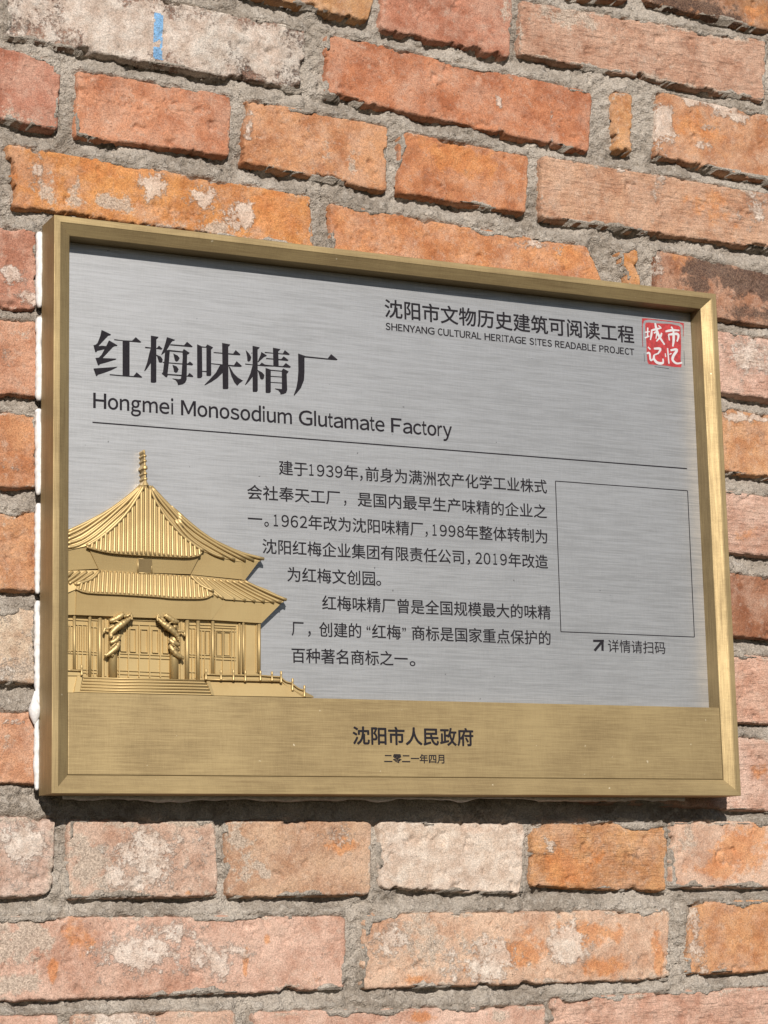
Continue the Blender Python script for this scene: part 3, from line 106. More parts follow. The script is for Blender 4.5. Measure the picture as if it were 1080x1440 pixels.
DRAGONS=[[(59.78, 122.29, 10, 1.0), (58.49, 120.6, 10, 1.3), (55.31, 118.37, 10.5, 2.0), (51.46, 115.77, 10.5, 2.8), (47.62, 112.77, 10.5, 2.4), (44.38, 109.04, 10, 1.8), (44.81, 106.61, 10, 1.6)], [(43.7, 118.06, 9.5, 1.4), (47.37, 119.36, 10, 2.2), (51.46, 121.91, 10.5, 2.2), (53.6, 123.39, 10.5, 1.5)], [(53.5, 121.54, 10.8, 1.2), (56.07, 122.05, 10.8, 0.9), (58.64, 122.97, 10.8, 1.0), (59.49, 119.3, 10.8, 0.8)], [(39.46, 109.75, 9.5, 0.9), (40.31, 112.63, 9.5, 1.0), (43.28, 113.14, 9.5, 0.9), (46.68, 114.9, 9.5, 1.2)], [(50.95, 108.51, 9.5, 1.6), (48.15, 105.06, 10.2, 2.0), (44.03, 102.93, 9.8, 1.4)], [(50.69, 104.06, 9.0, 1.5), (48.64, 100.21, 10, 2.3), (44.81, 96.83, 10, 2.0), (41.16, 94.33, 9.5, 1.4), (40.32, 95.53, 9.5, 0.8)], [(45.66, 95.23, 10, 1.2), (45.41, 93.65, 9.5, 0.7)], [(77.91, 122.57, 10, 1.0), (78.77, 120.95, 10, 1.3), (81.62, 118.1, 10.5, 2.0), (85.09, 115.75, 10.5, 2.8), (88.99, 112.99, 10.5, 2.4), (92.65, 109.46, 10, 1.8), (93.77, 106.6, 10, 1.4)], [(93.77, 119.09, 9.5, 1.4), (89.65, 120.11, 10, 2.2), (85.55, 122.38, 10.5, 2.2), (83.38, 123.29, 10.5, 1.5)], [(90.64, 115.49, 10.8, 1.8), (89.62, 115.82, 11.2, 1.2)], [(78.04, 119.17, 10.8, 0.8), (78.05, 122.47, 10.8, 0.9), (80.22, 121.56, 10.8, 0.9), (83.25, 119.36, 10.8, 1.2)], [(98.53, 109.72, 9.5, 0.9), (97.67, 112.59, 9.5, 1.0), (93.29, 112.85, 9.5, 1.1)], [(87.23, 107.29, 9.3, 1.2), (89.06, 104.77, 10.2, 2.0), (94.29, 103.37, 9.5, 1.4)], [(87.32, 103.2, 9.0, 1.3), (89.11, 99.84, 10, 2.2), (92.58, 96.24, 10, 2.0), (96.68, 94.36, 9.5, 1.4), (96.24, 93.1, 9.5, 0.8)], [(53.36, 122.14, 11.2, 0.9), (51.72, 123.19, 11.5, 0.7), (50.45, 123.01, 11.2, 0.4)], [(55.93, 121.58, 11.2, 0.6), (57.4, 122.93, 11.4, 0.5), (58.74, 124.18, 11, 0.35)], [(49.73, 117.01, 11.8, 0.7), (47.96, 117.8, 11.5, 0.6), (45.92, 117.2, 10.5, 0.5)], [(51.3, 115.79, 12.2, 0.7), (49.23, 113.7, 12, 0.6), (47.45, 111.31, 11, 0.5)], [(47.61, 102.69, 11.5, 0.5), (45.64, 101.02, 11.3, 0.55), (43.4, 98.61, 10.4, 0.5)], [(49.14, 99.88, 11.5, 0.5), (46.92, 97.8, 11.3, 0.55), (44.67, 95.39, 10.4, 0.5)], [(54.82, 118.42, 11.9, 0.95), (54.16, 119.17, 11.6, 0.35)], [(53.56, 117.3, 11.8375, 0.9249999999999999), (52.9, 118.05, 11.5375, 0.35)], [(52.3, 116.19, 11.775, 0.8999999999999999), (51.64, 116.94, 11.475, 0.35)], [(51.04, 115.08, 11.7125, 0.875), (50.38, 115.83, 11.4125, 0.35)], [(49.78, 113.97, 11.65, 0.85), (49.12, 114.72, 11.35, 0.35)], [(48.52, 112.86, 11.5875, 0.825), (47.86, 113.61, 11.2875, 0.35)], [(47.27, 111.75, 11.525, 0.7999999999999999), (46.6, 112.5, 11.225, 0.35)], [(46.01, 110.64, 11.4625, 0.7749999999999999), (45.35, 111.39, 11.1625, 0.35)], [(44.76, 109.53, 11.4, 0.75), (44.1, 110.28, 11.1, 0.35)], [(82.95, 122.61, 11.2, 0.9), (84.41, 123.78, 11.5, 0.7), (85.91, 123.71, 11.2, 0.4)], [(80.33, 121.85, 11.2, 0.6), (78.7, 123.08, 11.4, 0.5), (77.64, 124.25, 11, 0.35)], [(86.18, 117.69, 11.8, 0.7), (88.21, 118.63, 11.5, 0.6), (91.03, 118.2, 10.5, 0.5)], [(84.29, 116.33, 12.2, 0.7), (86.53, 114.37, 12, 0.6), (89.06, 112.11, 11, 0.5)], [(88.49, 103.36, 11.5, 0.5), (90.64, 101.8, 11.3, 0.55), (93.58, 99.52, 10.4, 0.5)], [(86.9, 100.42, 11.5, 0.5), (89.32, 98.46, 11.3, 0.55), (92.25, 96.18, 10.4, 0.5)], [(80.93, 118.72, 11.9, 0.95), (81.83, 119.54, 11.6, 0.35)], [(82.25, 117.7, 11.8375, 0.9249999999999999), (83.15, 118.51, 11.5375, 0.35)], [(83.58, 116.67, 11.775, 0.8999999999999999), (84.47, 117.48, 11.475, 0.35)], [(84.9, 115.64, 11.7125, 0.875), (85.8, 116.45, 11.4125, 0.35)], [(86.22, 114.61, 11.65, 0.85), (87.12, 115.42, 11.35, 0.35)], [(87.55, 113.58, 11.5875, 0.825), (88.45, 114.39, 11.2875, 0.35)], [(88.87, 112.55, 11.525, 0.7999999999999999), (89.77, 113.36, 11.225, 0.35)], [(90.2, 111.52, 11.4625, 0.7749999999999999), (91.1, 112.33, 11.1625, 0.35)], [(91.52, 110.49, 11.4, 0.75), (92.43, 111.3, 11.1, 0.35)]]
DRAGON_SPLIT=7
VENT=[(64.67, 162.54), (74.83, 162.37), (74.8, 152.8), (64.65, 152.74)]
FINIAL=[(69.42, 240.05, 0.36), (69.42, 238.95, 0.72), (69.59, 237.94, 0.72), (69.76, 236.94, 0.45), (69.85, 236.1, 1.17), (69.84, 235.25, 1.17), (69.84, 234.57, 0.49), (69.93, 233.22, 0.49), (69.92, 232.55, 1.22), (69.92, 231.7, 1.22), (70.01, 230.94, 0.49), (70.0, 229.17, 0.58), (70.0, 228.15, 1.53), (69.99, 226.46, 1.71), (70.08, 225.45, 0.63), (70.16, 224.27, 0.58), (70.16, 223.6, 1.3), (70.16, 222.75, 1.3), (70.16, 221.91, 0.54), (70.24, 220.56, 0.58), (70.24, 219.8, 1.35), (70.24, 218.87, 1.35), (70.23, 218.03, 0.77), (70.23, 216.42, 1.44), (70.31, 214.49, 2.25)]
BODY=[(230.8, [('建于', 175.2, 198.02), ('1939', 199.21, 225.88), ('年', 227.08, 238.72), (',', 239.99, 242.3), ('前身为满洲农产化学工业株式', 244.62, 398.41)]), (211.3, [('会社奉天工厂', 150.28, 223.65), (',', 226.68, 228.63), ('是国内最早生产味精的企业之', 237.72, 397.63)]), (191.8, [('一', 150.6, 161.72), ('。', 163.27, 166.86), ('1962', 170.58, 197.01), ('年改为沈阳味精厂', 197.91, 291.07), (',', 292.85, 294.92), ('1998', 298.78, 325.45), ('年整体转制为', 326.3, 397.22)]), (172.4, [('沈阳红梅企业集团有限责任公司', 161.63, 324.77), (',', 327.48, 329.89), ('2019', 334.41, 361.35), ('年改造', 362.7, 397.07)]), (152.9, [('为红梅文创园', 180.67, 250.59), ('。', 251.34, 255.55)]), (133.4, [('红梅味精厂曾是全国规模最大的味精', 207.74, 397.86)]), (113.9, [('厂', 183.45, 192.9), (',', 196.24, 198.47), ('创建的', 204.97, 238.57), ('“', 242.85, 246.0), ('红梅', 247.15, 270.58), ('”', 271.8, 274.88), ('商标是国家重点保护的', 279.54, 397.07)]), (94.5, [('百种著名商标之一', 183.15, 275.76), ('。', 277.27, 281.93)])]
ARROW=[[(434.44, 119.34), (444.14, 119.67), (444.06, 117.88), (434.36, 117.56)], [(441.76, 118.58), (443.83, 118.65), (443.47, 110.83), (441.42, 111.1)], [(441.51, 118.8), (443.26, 117.51), (436.22, 110.27), (434.47, 111.44)]]
MM = 0.001
DK, D2, D1 = 34.0, 19.4, 4.8
PW, PH = 550.0, 399.84
# ------------------------------------------------------------------ noise
def hash2(ix, iy, s):
    h = (ix.astype(np.int64) * 374761393 + iy.astype(np.int64) * 668265263 + int(s) * 982451653) & 0xffffffff
    h = ((h ^ (h >> 13)) * 1274126177) & 0xffffffff
    h = ((h ^ (h >> 15)) * 2246822519) & 0xffffffff
    return ((h ^ (h >> 16)) & 0xffffff) / float(0xffffff)
def vnoise(x, y, s=0):
    ix = np.floor(x); iy = np.floor(y); fx = x - ix; fy = y - iy
    fx = fx*fx*fx*(fx*(fx*6-15)+10); fy = fy*fy*fy*(fy*(fy*6-15)+10)
    a = hash2(ix, iy, s); b = hash2(ix+1, iy, s); c = hash2(ix, iy+1, s); d = hash2(ix+1, iy+1, s)
    return ((a*(1-fx)+b*fx)*(1-fy) + (c*(1-fx)+d*fx)*fy) * 2 - 1
def fbm(x, y, s=0, n=4, g=0.5):
    t = 0; a = 1.0; tot = 0
    for i in range(n):
        ca, sa = math.cos(i*1.1), math.sin(i*1.1)
        t = t + a * vnoise((x*ca - y*sa) * 2**i, (x*sa + y*ca) * 2**i, s + 17*i); tot += a; a *= g
    return t / tot
# ------------------------------------------------------------------ node helpers
def new_mat(name):
    m = bpy.data.materials.new(name); m.use_nodes = True; t = m.node_tree
    for n in list(t.nodes): t.nodes.remove(n)
    out = t.nodes.new('ShaderNodeOutputMaterial'); b = t.nodes.new('ShaderNodeBsdfPrincipled')
    t.links.new(b.outputs[0], out.inputs[0]); return m, t, b
class NB:
    def __init__(s, t): s.t = t
    def n(s, ty, **k):
        n = s.t.nodes.new(ty)
        for a, v in k.items(): setattr(n, a, v)
        return n
    def put(s, sock, v):
        if hasattr(v, 'is_linked') or isinstance(v, bpy.types.NodeSocket): s.t.links.new(v, sock)
        elif v is not None: sock.default_value = v
    def math(s, op, a, b=None, c=None, clamp=False):
        n = s.n('ShaderNodeMath', operation=op, use_clamp=clamp)
        s.put(n.inputs[0], a)
        if b is not None: s.put(n.inputs[1], b)
        if c is not None: s.put(n.inputs[2], c)
        return n.outputs[0]
    def noise(s, vec, scale, detail=4, rough=0.55, w=None, dist=0.0):
        n = s.n('ShaderNodeTexNoise', noise_dimensions='4D' if w is not None else '3D')
        s.put(n.inputs['Vector'], vec); n.inputs['Scale'].default_value = scale
        n.inputs['Detail'].default_value = detail; n.inputs['Roughness'].default_value = rough
        n.inputs['Distortion'].default_value = dist
        if w is not None: s.put(n.inputs['W'], w)
        return n.outputs[0]
    def ramp(s, v, a, b, lo=0.0, hi=1.0):
        n = s.n('ShaderNodeMapRange', interpolation_type='SMOOTHSTEP')
        s.put(n.inputs[0], v); s.put(n.inputs[1], a); s.put(n.inputs[2], b)
        n.inputs[3].default_value = lo; n.inputs[4].default_value = hi
        return n.outputs[0]
    def mix(s, f, a, b, bt='MIX'):
        n = s.n('ShaderNodeMix', data_type='RGBA', blend_type=bt)
        s.put(n.inputs[0], f)
        for i, v in ((6, a), (7, b)):
            if isinstance(v, tuple): n.inputs[i].default_value = v if len(v) == 4 else v + (1,)
            else: s.put(n.inputs[i], v)
        return n.outputs[2]
    def scale(s, vec, v3):
        n = s.n('ShaderNodeVectorMath', operation='MULTIPLY'); s.put(n.inputs[0], vec); n.inputs[1].default_value = v3
        return n.outputs[0]
    def grey(s, v):
        n = s.n('ShaderNodeCombineColor'); 
        for i in range(3): s.put(n.inputs[i], v)
        return n.outputs[0]
    def bump(s, h, dist, strength=1.0, normal=None):
        n = s.n('ShaderNodeBump'); s.put(n.inputs['Height'], h); n.inputs['Distance'].default_value = dist
        n.inputs['Strength'].default_value = strength
        if normal is not None: s.put(n.inputs['Normal'], normal)
        return n.outputs[0]
# ------------------------------------------------------------------ materials
def brick_material():
    m, t, b = new_mat('old_brick'); N = NB(t)
    pos = N.n('ShaderNodeNewGeometry').outputs['Position']
    def attr(name, ty='OBJECT'): return N.n('ShaderNodeAttribute', attribute_type=ty, attribute_name=name)
    base = attr('base_tint').outputs['Color']
    seed = attr('seed_value').outputs['Fac']
    am = N.n('ShaderNodeSeparateColor'); t.links.new(attr('amounts').outputs['Color'], am.inputs[0])
    dk = attr('soot').outputs['Fac']; gr = attr('striated').outputs['Fac']
    st = attr('stain', 'GEOMETRY'); ss = N.n('ShaderNodeSeparateColor'); t.links.new(st.outputs['Color'], ss.inputs[0])
    blue = attr('paint', 'GEOMETRY').outputs['Fac']
    stretch = N.scale(pos, (0.35, 1, 1.6))
    big = N.noise(pos, 28, 3, .55, seed); mid = N.noise(pos, 95, 6, .65, seed)
    fine = N.noise(pos, 900, 3, .7, seed); grain = N.noise(pos, 2300, 2, .6, seed)
    line = N.noise(N.scale(pos, (0.12, 1, 1.0)), 420, 4, .65, seed)
    # body colour
    v = N.math('ADD', N.math('MULTIPLY', big, .55), N.math('MULTIPLY', mid, .45))
    c = N.mix(N.ramp(v, .38, .62), N.mix(1.0, base, (.76, .64, .58), 'MULTIPLY'), N.mix(1.0, base, (1.14, 1.20, 1.24), 'MULTIPLY'))
    pale = N.mix(.6, base, (.60, .44, .34))
    c = N.mix(N.math('MULTIPLY', N.ramp(N.noise(pos, 48, 8, .72, N.math('ADD', seed, 3.3)), .42, .66), .55), c, pale)
    c = N.mix(N.math('MULTIPLY', N.ramp(N.noise(pos, 150, 6, .75, N.math('ADD', seed, 7.9)), .52, .68), .40), c, (.50, .40, .32))
    c = N.mix(N.math('MULTIPLY', N.ramp(N.noise(pos, 75, 7, .7, N.math('ADD', seed, 13.9)), .56, .74), .40), c, (.24, .13, .095))
    def mask(chan, amount, off, sc, soft, k):
        n = N.noise(pos, sc, 8, .78, N.math('ADD', seed, off), .5)
        n2 = N.noise(pos, sc*7, 4, .75, N.math('ADD', seed, off+1.7))
        n = N.math('ADD', N.math('MULTIPLY', n, .60), N.math('MULTIPLY', n2, .40))
        th = N.math('SUBTRACT', N.math('SUBTRACT', .70, N.math('MULTIPLY', amount, .30)), N.math('MULTIPLY', chan, k))
        return N.ramp(n, th, N.math('ADD', th, soft))
    mo = mask(ss.outputs[1], am.outputs[1], 11.1, 30, .20, .36)
    md = mask(st.outputs['Alpha'], dk, 23.7, 45, .14, .38)
    mg = mask(ss.outputs[2], am.outputs[2], 31.9, 50, .10, .30)
    mw = mask(ss.outputs[0], am.outputs[0], 47.3, 55, .09, .27)
    c = N.mix(N.math('MULTIPLY', mo, .70), c, N.mix(N.ramp(mid, .35, .7), (.50, .18, .055), (.62, .28, .105)))
    c = N.mix(N.math('MULTIPLY', md, .80), c, N.mix(N.ramp(fine, .4, .6), (.045, .032, .03), (.13, .085, .06)))
    c = N.mix(N.math('MULTIPLY', mg, .80), c, N.mix(N.ramp(fine, .35, .65), (.36, .29, .23), (.53, .44, .35)))
    c = N.mix(N.math('MULTIPLY', mw, .70), c, N.mix(N.ramp(mid, .35, .65), (.52, .42, .34), (.70, .63, .55)))
    c = N.mix(N.math('MULTIPLY', N.ramp(blue, .45, .55), N.ramp(fine, .30, .42)), c, (.20, .38, .60))
    # grains and pores
    c = N.mix(1.0, c, N.grey(N.ramp(fine, .32, .68, .74, 1.22)), 'MULTIPLY')
    c = N.mix(1.0, c, N.grey(N.ramp(grain, .35, .65, .80, 1.16)), 'MULTIPLY')
    pit = N.ramp(N.noise(pos, 420, 3, .6, N.math('ADD', seed, 5.0)), .66, .74)
    c = N.mix(N.math('MULTIPLY', pit, .45), c, N.mix(1.0, c, (.42, .36, .34), 'MULTIPLY'))
    c = N.mix(N.math('MULTIPLY', N.math('MULTIPLY', gr, N.ramp(line, .56, .66)), .35), c, N.mix(1.0, c, (.55, .48, .46), 'MULTIPLY'))
    t.links.new(c, b.inputs['Base Color']); b.inputs['Roughness'].default_value = .92
    b.inputs['Specular IOR Level'].default_value = .25
    h = N.math('ADD', N.math('MULTIPLY', fine, .55), N.math('MULTIPLY', mid, .9))
    h = N.math('SUBTRACT', h, N.math('MULTIPLY', pit, .35))
    h = N.math('ADD', h, N.math('MULTIPLY', N.math('MULTIPLY', gr, line), 1.3))
    h = N.math('ADD', h, N.math('MULTIPLY', mw, .35)); h = N.math('ADD', h, N.math('MULTIPLY', grain, .2))
    t.links.new(N.bump(h, .0016, 1.0), b.inputs['Normal'])
    return m
def mortar_material():
    m, t, b = new_mat('rough_mortar'); N = NB(t)
    pos = N.n('ShaderNodeNewGeometry').outputs['Position']
    big = N.noise(pos, 22, 4, .6); mid = N.noise(pos, 180, 5, .65); fine = N.noise(pos, 800, 3, .7)
    vor = N.n('ShaderNodeTexVoronoi'); N.put(vor.inputs['Vector'], pos); vor.inputs['Scale'].default_value = 620
    c = N.mix(N.ramp(big, .35, .65), (.30, .25, .20), (.49, .425, .355))
    c = N.mix(N.math('MULTIPLY', N.ramp(mid, .45, .7), .6), c, (.57, .51, .44))
    c = N.mix(1.0, c, N.grey(N.ramp(fine, .3, .7, .70, 1.2)), 'MULTIPLY')
    wsh = N.ramp(N.noise(pos, 34, 6, .6, 9.0), .66, .76)
    c = N.mix(N.math('MULTIPLY', wsh, .35), c, (.66, .63, .60))
    brk = N.ramp(N.noise(pos, 40, 6, .65, 2.0), .68, .78)
    c = N.mix(N.math('MULTIPLY', brk, .4), c, (.52, .26, .16))
    t.links.new(c, b.inputs['Base Color']); b.inputs['Roughness'].default_value = .95
    b.inputs['Specular IOR Level'].default_value = .2
    h = N.math('ADD', N.math('MULTIPLY', mid, 1.2), N.math('MULTIPLY', fine, .6))
    h = N.math('ADD', h, N.math('MULTIPLY', vor.outputs['Distance'], .35))
    t.links.new(N.bump(h, .0030, 1.0), b.inputs['Normal'])
    return m
def brushed(name, c0, c1, rough, metal, streak=.5, bumpd=.00006, wear=None, spec=.5):
    m, t, b = new_mat(name); N = NB(t)
    pos = N.n('ShaderNodeTexCoord').outputs['Object']
    s1 = N.noise(N.scale(pos, (.035, 1, 1)), 1100, 3, .7)
    s2 = N.noise(N.scale(pos, (.02, 1, 1)), 420, 4, .75)
    s3 = N.noise(N.scale(pos, (1, .2, .06)), 1500, 2, .6)
    cloud = N.noise(pos, 16, 4, .6)
    gr = N.noise(pos, 2600, 2, .7)
    f = N.math('ADD', N.math('MULTIPLY', s1, .62), N.math('MULTIPLY', s2, .38))
    f = N.math('ADD', N.math('MULTIPLY', f, streak), N.math('MULTIPLY', cloud, 1 - streak))
    f = N.math('ADD', f, N.math('MULTIPLY', N.math('SUBTRACT', s3, .5), .12))
    f = N.math('ADD', f, N.math('MULTIPLY', N.math('SUBTRACT', gr, .5), .22))
    c = N.mix(N.ramp(f, .34, .66), c0, c1)
    if wear:
        sp = N.ramp(N.noise(pos, 230, 2, .5, 4.0), .735, .76)
        c = N.mix(N.math('MULTIPLY', sp, .8), c, wear)
    t.links.new(c, b.inputs['Base Color'])
    b.inputs['Metallic'].default_value = metal; b.inputs['Specular IOR Level'].default_value = spec
    t.links.new(N.ramp(f, .3, .7, rough + .06, rough - .06), b.inputs['Roughness'])
    h = N.math('ADD', s1, N.math('MULTIPLY', s2, .5)); h = N.math('ADD', h, N.math('MULTIPLY', gr, .4))
    t.links.new(N.bump(h, bumpd, 1.0), b.inputs['Normal'])
    return m
def plain(name, c, rough, var=.15, sc=300, metal=0):
    m, t, b = new_mat(name); N = NB(t)
    pos = N.n('ShaderNodeTexCoord').outputs['Object']
    n = N.noise(pos, sc, 4, .65)
    cc = N.mix(N.ramp(n, .3, .7), tuple(x*(1-var) for x in c), tuple(min(1, x*(1+var)) for x in c))
    t.links.new(cc, b.inputs['Base Color']); b.inputs['Roughness'].default_value = rough; b.inputs['Metallic'].default_value = metal
    t.links.new(N.bump(n, .0003, .5), b.inputs['Normal'])
    return m
M_BRICK = brick_material(); M_MORTAR = mortar_material()
M_BRASS = brushed('brushed_brass', (.25, .178, .085), (.45, .335, .165), .58, .62, .6, wear=(.7, .6, .42))
M_RELIEF = brushed('cast_brass', (.42, .295, .13), (.56, .41, .19), .52, .62, .10, .00003)
M_DARK = brushed('painted_shade_brass', (.13, .09, .04), (.22, .155, .07), .6, .6, .1, .00003)  # same brass darkened: the vent's shade is put into the colour
M_STEEL = brushed('brushed_steel', (.30, .30, .30), (.50, .495, .49), .44, .64, .82, wear=(.06, .06, .06))
M_INK = plain('black_infill', (.018, .016, .019), .85, .2, 500)
M_INK.node_tree.nodes['Principled BSDF'].inputs['Specular IOR Level'].default_value = .12
M_RED = plain('red_enamel', (.34, .028, .03), .65, .3, 260)
M_SEALGREY = plain('seal_relief_grey', (.52, .51, .51), .5, .06, 400)
M_CAULK = plain('white_silicone', (.70, .675, .65), .6, .16, 260)
# ------------------------------------------------------------------ object helpers
def link_mesh(name, me, mat, parent=None, loc=(0, 0, 0), smooth=False):
    o = bpy.data.objects.new(name, me); COL.objects.link(o); o.location = loc
    if mat is not None and not me.materials: me.materials.append(mat)
    if smooth:
        me.polygons.foreach_set('use_smooth', np.ones(len(me.polygons), bool))
    if parent is not None: o.parent = parent
    return o
def mesh(name, verts, faces, mat, parent=None, origin=(0, 0, 0), smooth=False):
    """verts in mm (x, y, z)"""
    me = bpy.data.meshes.new(name)
    ox, oy, oz = origin
    me.from_pydata([((x-ox)*MM, (y-oy)*MM, (z-oz)*MM) for x, y, z in verts], [], faces); me.update()
    return link_mesh(name, me, mat, parent, (ox*MM, oy*MM, oz*MM), smooth)
def grid_mesh(name, X, Y, Z, mat, parent, origin):
    ny, nx = X.shape
    co = np.stack([X-origin[0], Y-origin[1], Z-origin[2]], -1).reshape(-1, 3) * MM
    idx = np.arange(nx*ny).reshape(ny, nx)
    q = np.stack([idx[:-1, :-1], idx[:-1, 1:], idx[1:, 1:], idx[1:, :-1]], -1).reshape(-1, 4)
    me = bpy.data.meshes.new(name); me.vertices.add(len(co)); me.vertices.foreach_set('co', co.ravel())
    me.loops.add(q.size); me.loops.foreach_set('vertex_index', q.ravel())
    me.polygons.add(len(q)); me.polygons.foreach_set('loop_start', np.arange(0, q.size, 4)); me.polygons.foreach_set('loop_total', np.full(len(q), 4))
    me.update(calc_edges=True)
    return link_mesh(name, me, mat, parent, tuple(v*MM for v in origin), True)
def box_vf(x0, x1, y0, y1, z0, z1):
    v = [(x, y, z) for z in (z0, z1) for y in (y0, y1) for x in (x0, x1)]
    f = [(0, 2, 3, 1), (4, 5, 7, 6), (0, 1, 5, 4), (2, 6, 7, 3), (0, 4, 6, 2), (1, 3, 7, 5)]
    return v, f
def box(name, x0, x1, y0, y1, z0, z1, mat, parent, bevel=0.0):
    v, f = box_vf(x0, x1, y0, y1, z0, z1)
    o = mesh(name, v, f, mat, parent, ((x0+x1)/2, (y0+y1)/2, (z0+z1)/2))
    if bevel:
        bm = bmesh.new(); bm.from_mesh(o.data)
        bmesh.ops.bevel(bm, geom=bm.edges[:], offset=bevel*MM, segments=2, affect='EDGES', profile=.5)
        bm.to_mesh(o.data); bm.free()
    return o
def poly_prism(name, pts, ybase, mat, parent, yadd=0.0):
    """pts: (x, z, h) with h = height over ybase; closed sides down to ybase"""
    if name in ('roof_slope', 'eave_band', 'terrace', 'stair_cheek', 'balustrade_panel'):     # one flat face each
        A = np.array([(1, x, z) for x, z, h in pts]); k = np.linalg.lstsq(A, np.array([h for x, z, h in pts]), rcond=None)[0]
        pts = [(x, z, float(k[0]+k[1]*x+k[2]*z)) for x, z, h in pts]
    P = [Vector((x, z, 0)) for x, z, h in pts]
    tri = tessellate_polygon([P])
    n = len(pts)
    area = sum(pts[i][0]*pts[(i+1) % n][1] - pts[(i+1) % n][0]*pts[i][1] for i in range(n))
    v = [(x, ybase-h-yadd, z) for x, z, h in pts] + [(x, ybase, z) for x, z, h in pts]
    f = []
    for t in tri:
        a, b_, c = t
        s = (pts[b_][0]-pts[a][0])*(pts[c][1]-pts[a][1]) - (pts[c][0]-pts[a][0])*(pts[b_][1]-pts[a][1])
        f.append((a, b_, c) if s > 0 else (a, c, b_))
    for i in range(n):
        j = (i+1) % n
        f.append((i, i+n, j+n, j) if area > 0 else (j, j+n, i+n, i))
    cx = sum(p[0] for p in pts)/n; cz = sum(p[1] for p in pts)/n
    return mesh(name, v, f, mat, parent, (cx, ybase, cz))
def tube_vf(path, seg=10, flat=1.0):
    """path: (x, y, z, r) in mm"""
    V = []; F = []; n = len(path)
    for i, (x, y, z, r) in enumerate(path):
        a = Vector(path[max(0, i-1)][:3]); b_ = Vector(path[min(n-1, i+1)][:3]); d = (b_-a).normalized()
        u = d.cross(Vector((0, 1, 0)))
        if u.length < 1e-3: u = Vector((1, 0, 0))
        u.normalize(); w = u.cross(d).normalized()
        for k in range(seg):
            t = 2*math.pi*k/seg
            p = Vector((x, y, z)) + u*math.cos(t)*r + w*math.sin(t)*r*flat
            V.append(tuple(p))
    for i in range(n-1):
        for k in range(seg):
            a = i*seg+k; b_ = i*seg+(k+1) % seg
            F.append((a, a+seg, b_+seg, b_))
    F.append(tuple(range(seg))); F.append(tuple(reversed(range((n-1)*seg, n*seg))))
    return V, F
def tube(name, path, mat, parent, seg=10, flat=1.0):
    V, F = tube_vf(path, seg, flat)
    c = path[len(path)//2]
    return mesh(name, V, F, mat, parent, c[:3], True)
def smooth_path(p, n=4):
    p = [tuple(q) for q in p]
    out = []
    for i in range(len(p)-1):
        p0 = p[max(0, i-1)]; p1 = p[i]; p2 = p[i+1]; p3 = p[min(len(p)-1, i+2)]
        for k in range(n):
            t = k/n
            out.append(tuple(.5*((2*b_) + (-a+c)*t + (2*a-5*b_+4*c-d)*t*t + (-a+3*b_-3*c+d)*t**3) for a, b_, c, d in zip(p0, p1, p2, p3)))
    out.append(tuple(p[-1])); return out
def root(name, label, cat, loc):
    o = bpy.data.objects.new(name, None); COL.objects.link(o); o.location = tuple(v*MM for v in loc)
    o['label'] = label; o['category'] = cat; return o
def set_parent(o, p):                      # keep the placement, parts are laid out in world mm
    o.parent = p; o.matrix_parent_inverse = Matrix.Translation(p_world(p)).inverted()
def p_world(p):
    v = Vector(p.location)
    if p.parent: v = p_world(p.parent) if False else v
    return v
# all parts are laid out in place and hung on their parent at the end
HANG = []
def hang(o, p): HANG.append((o, p)); return o
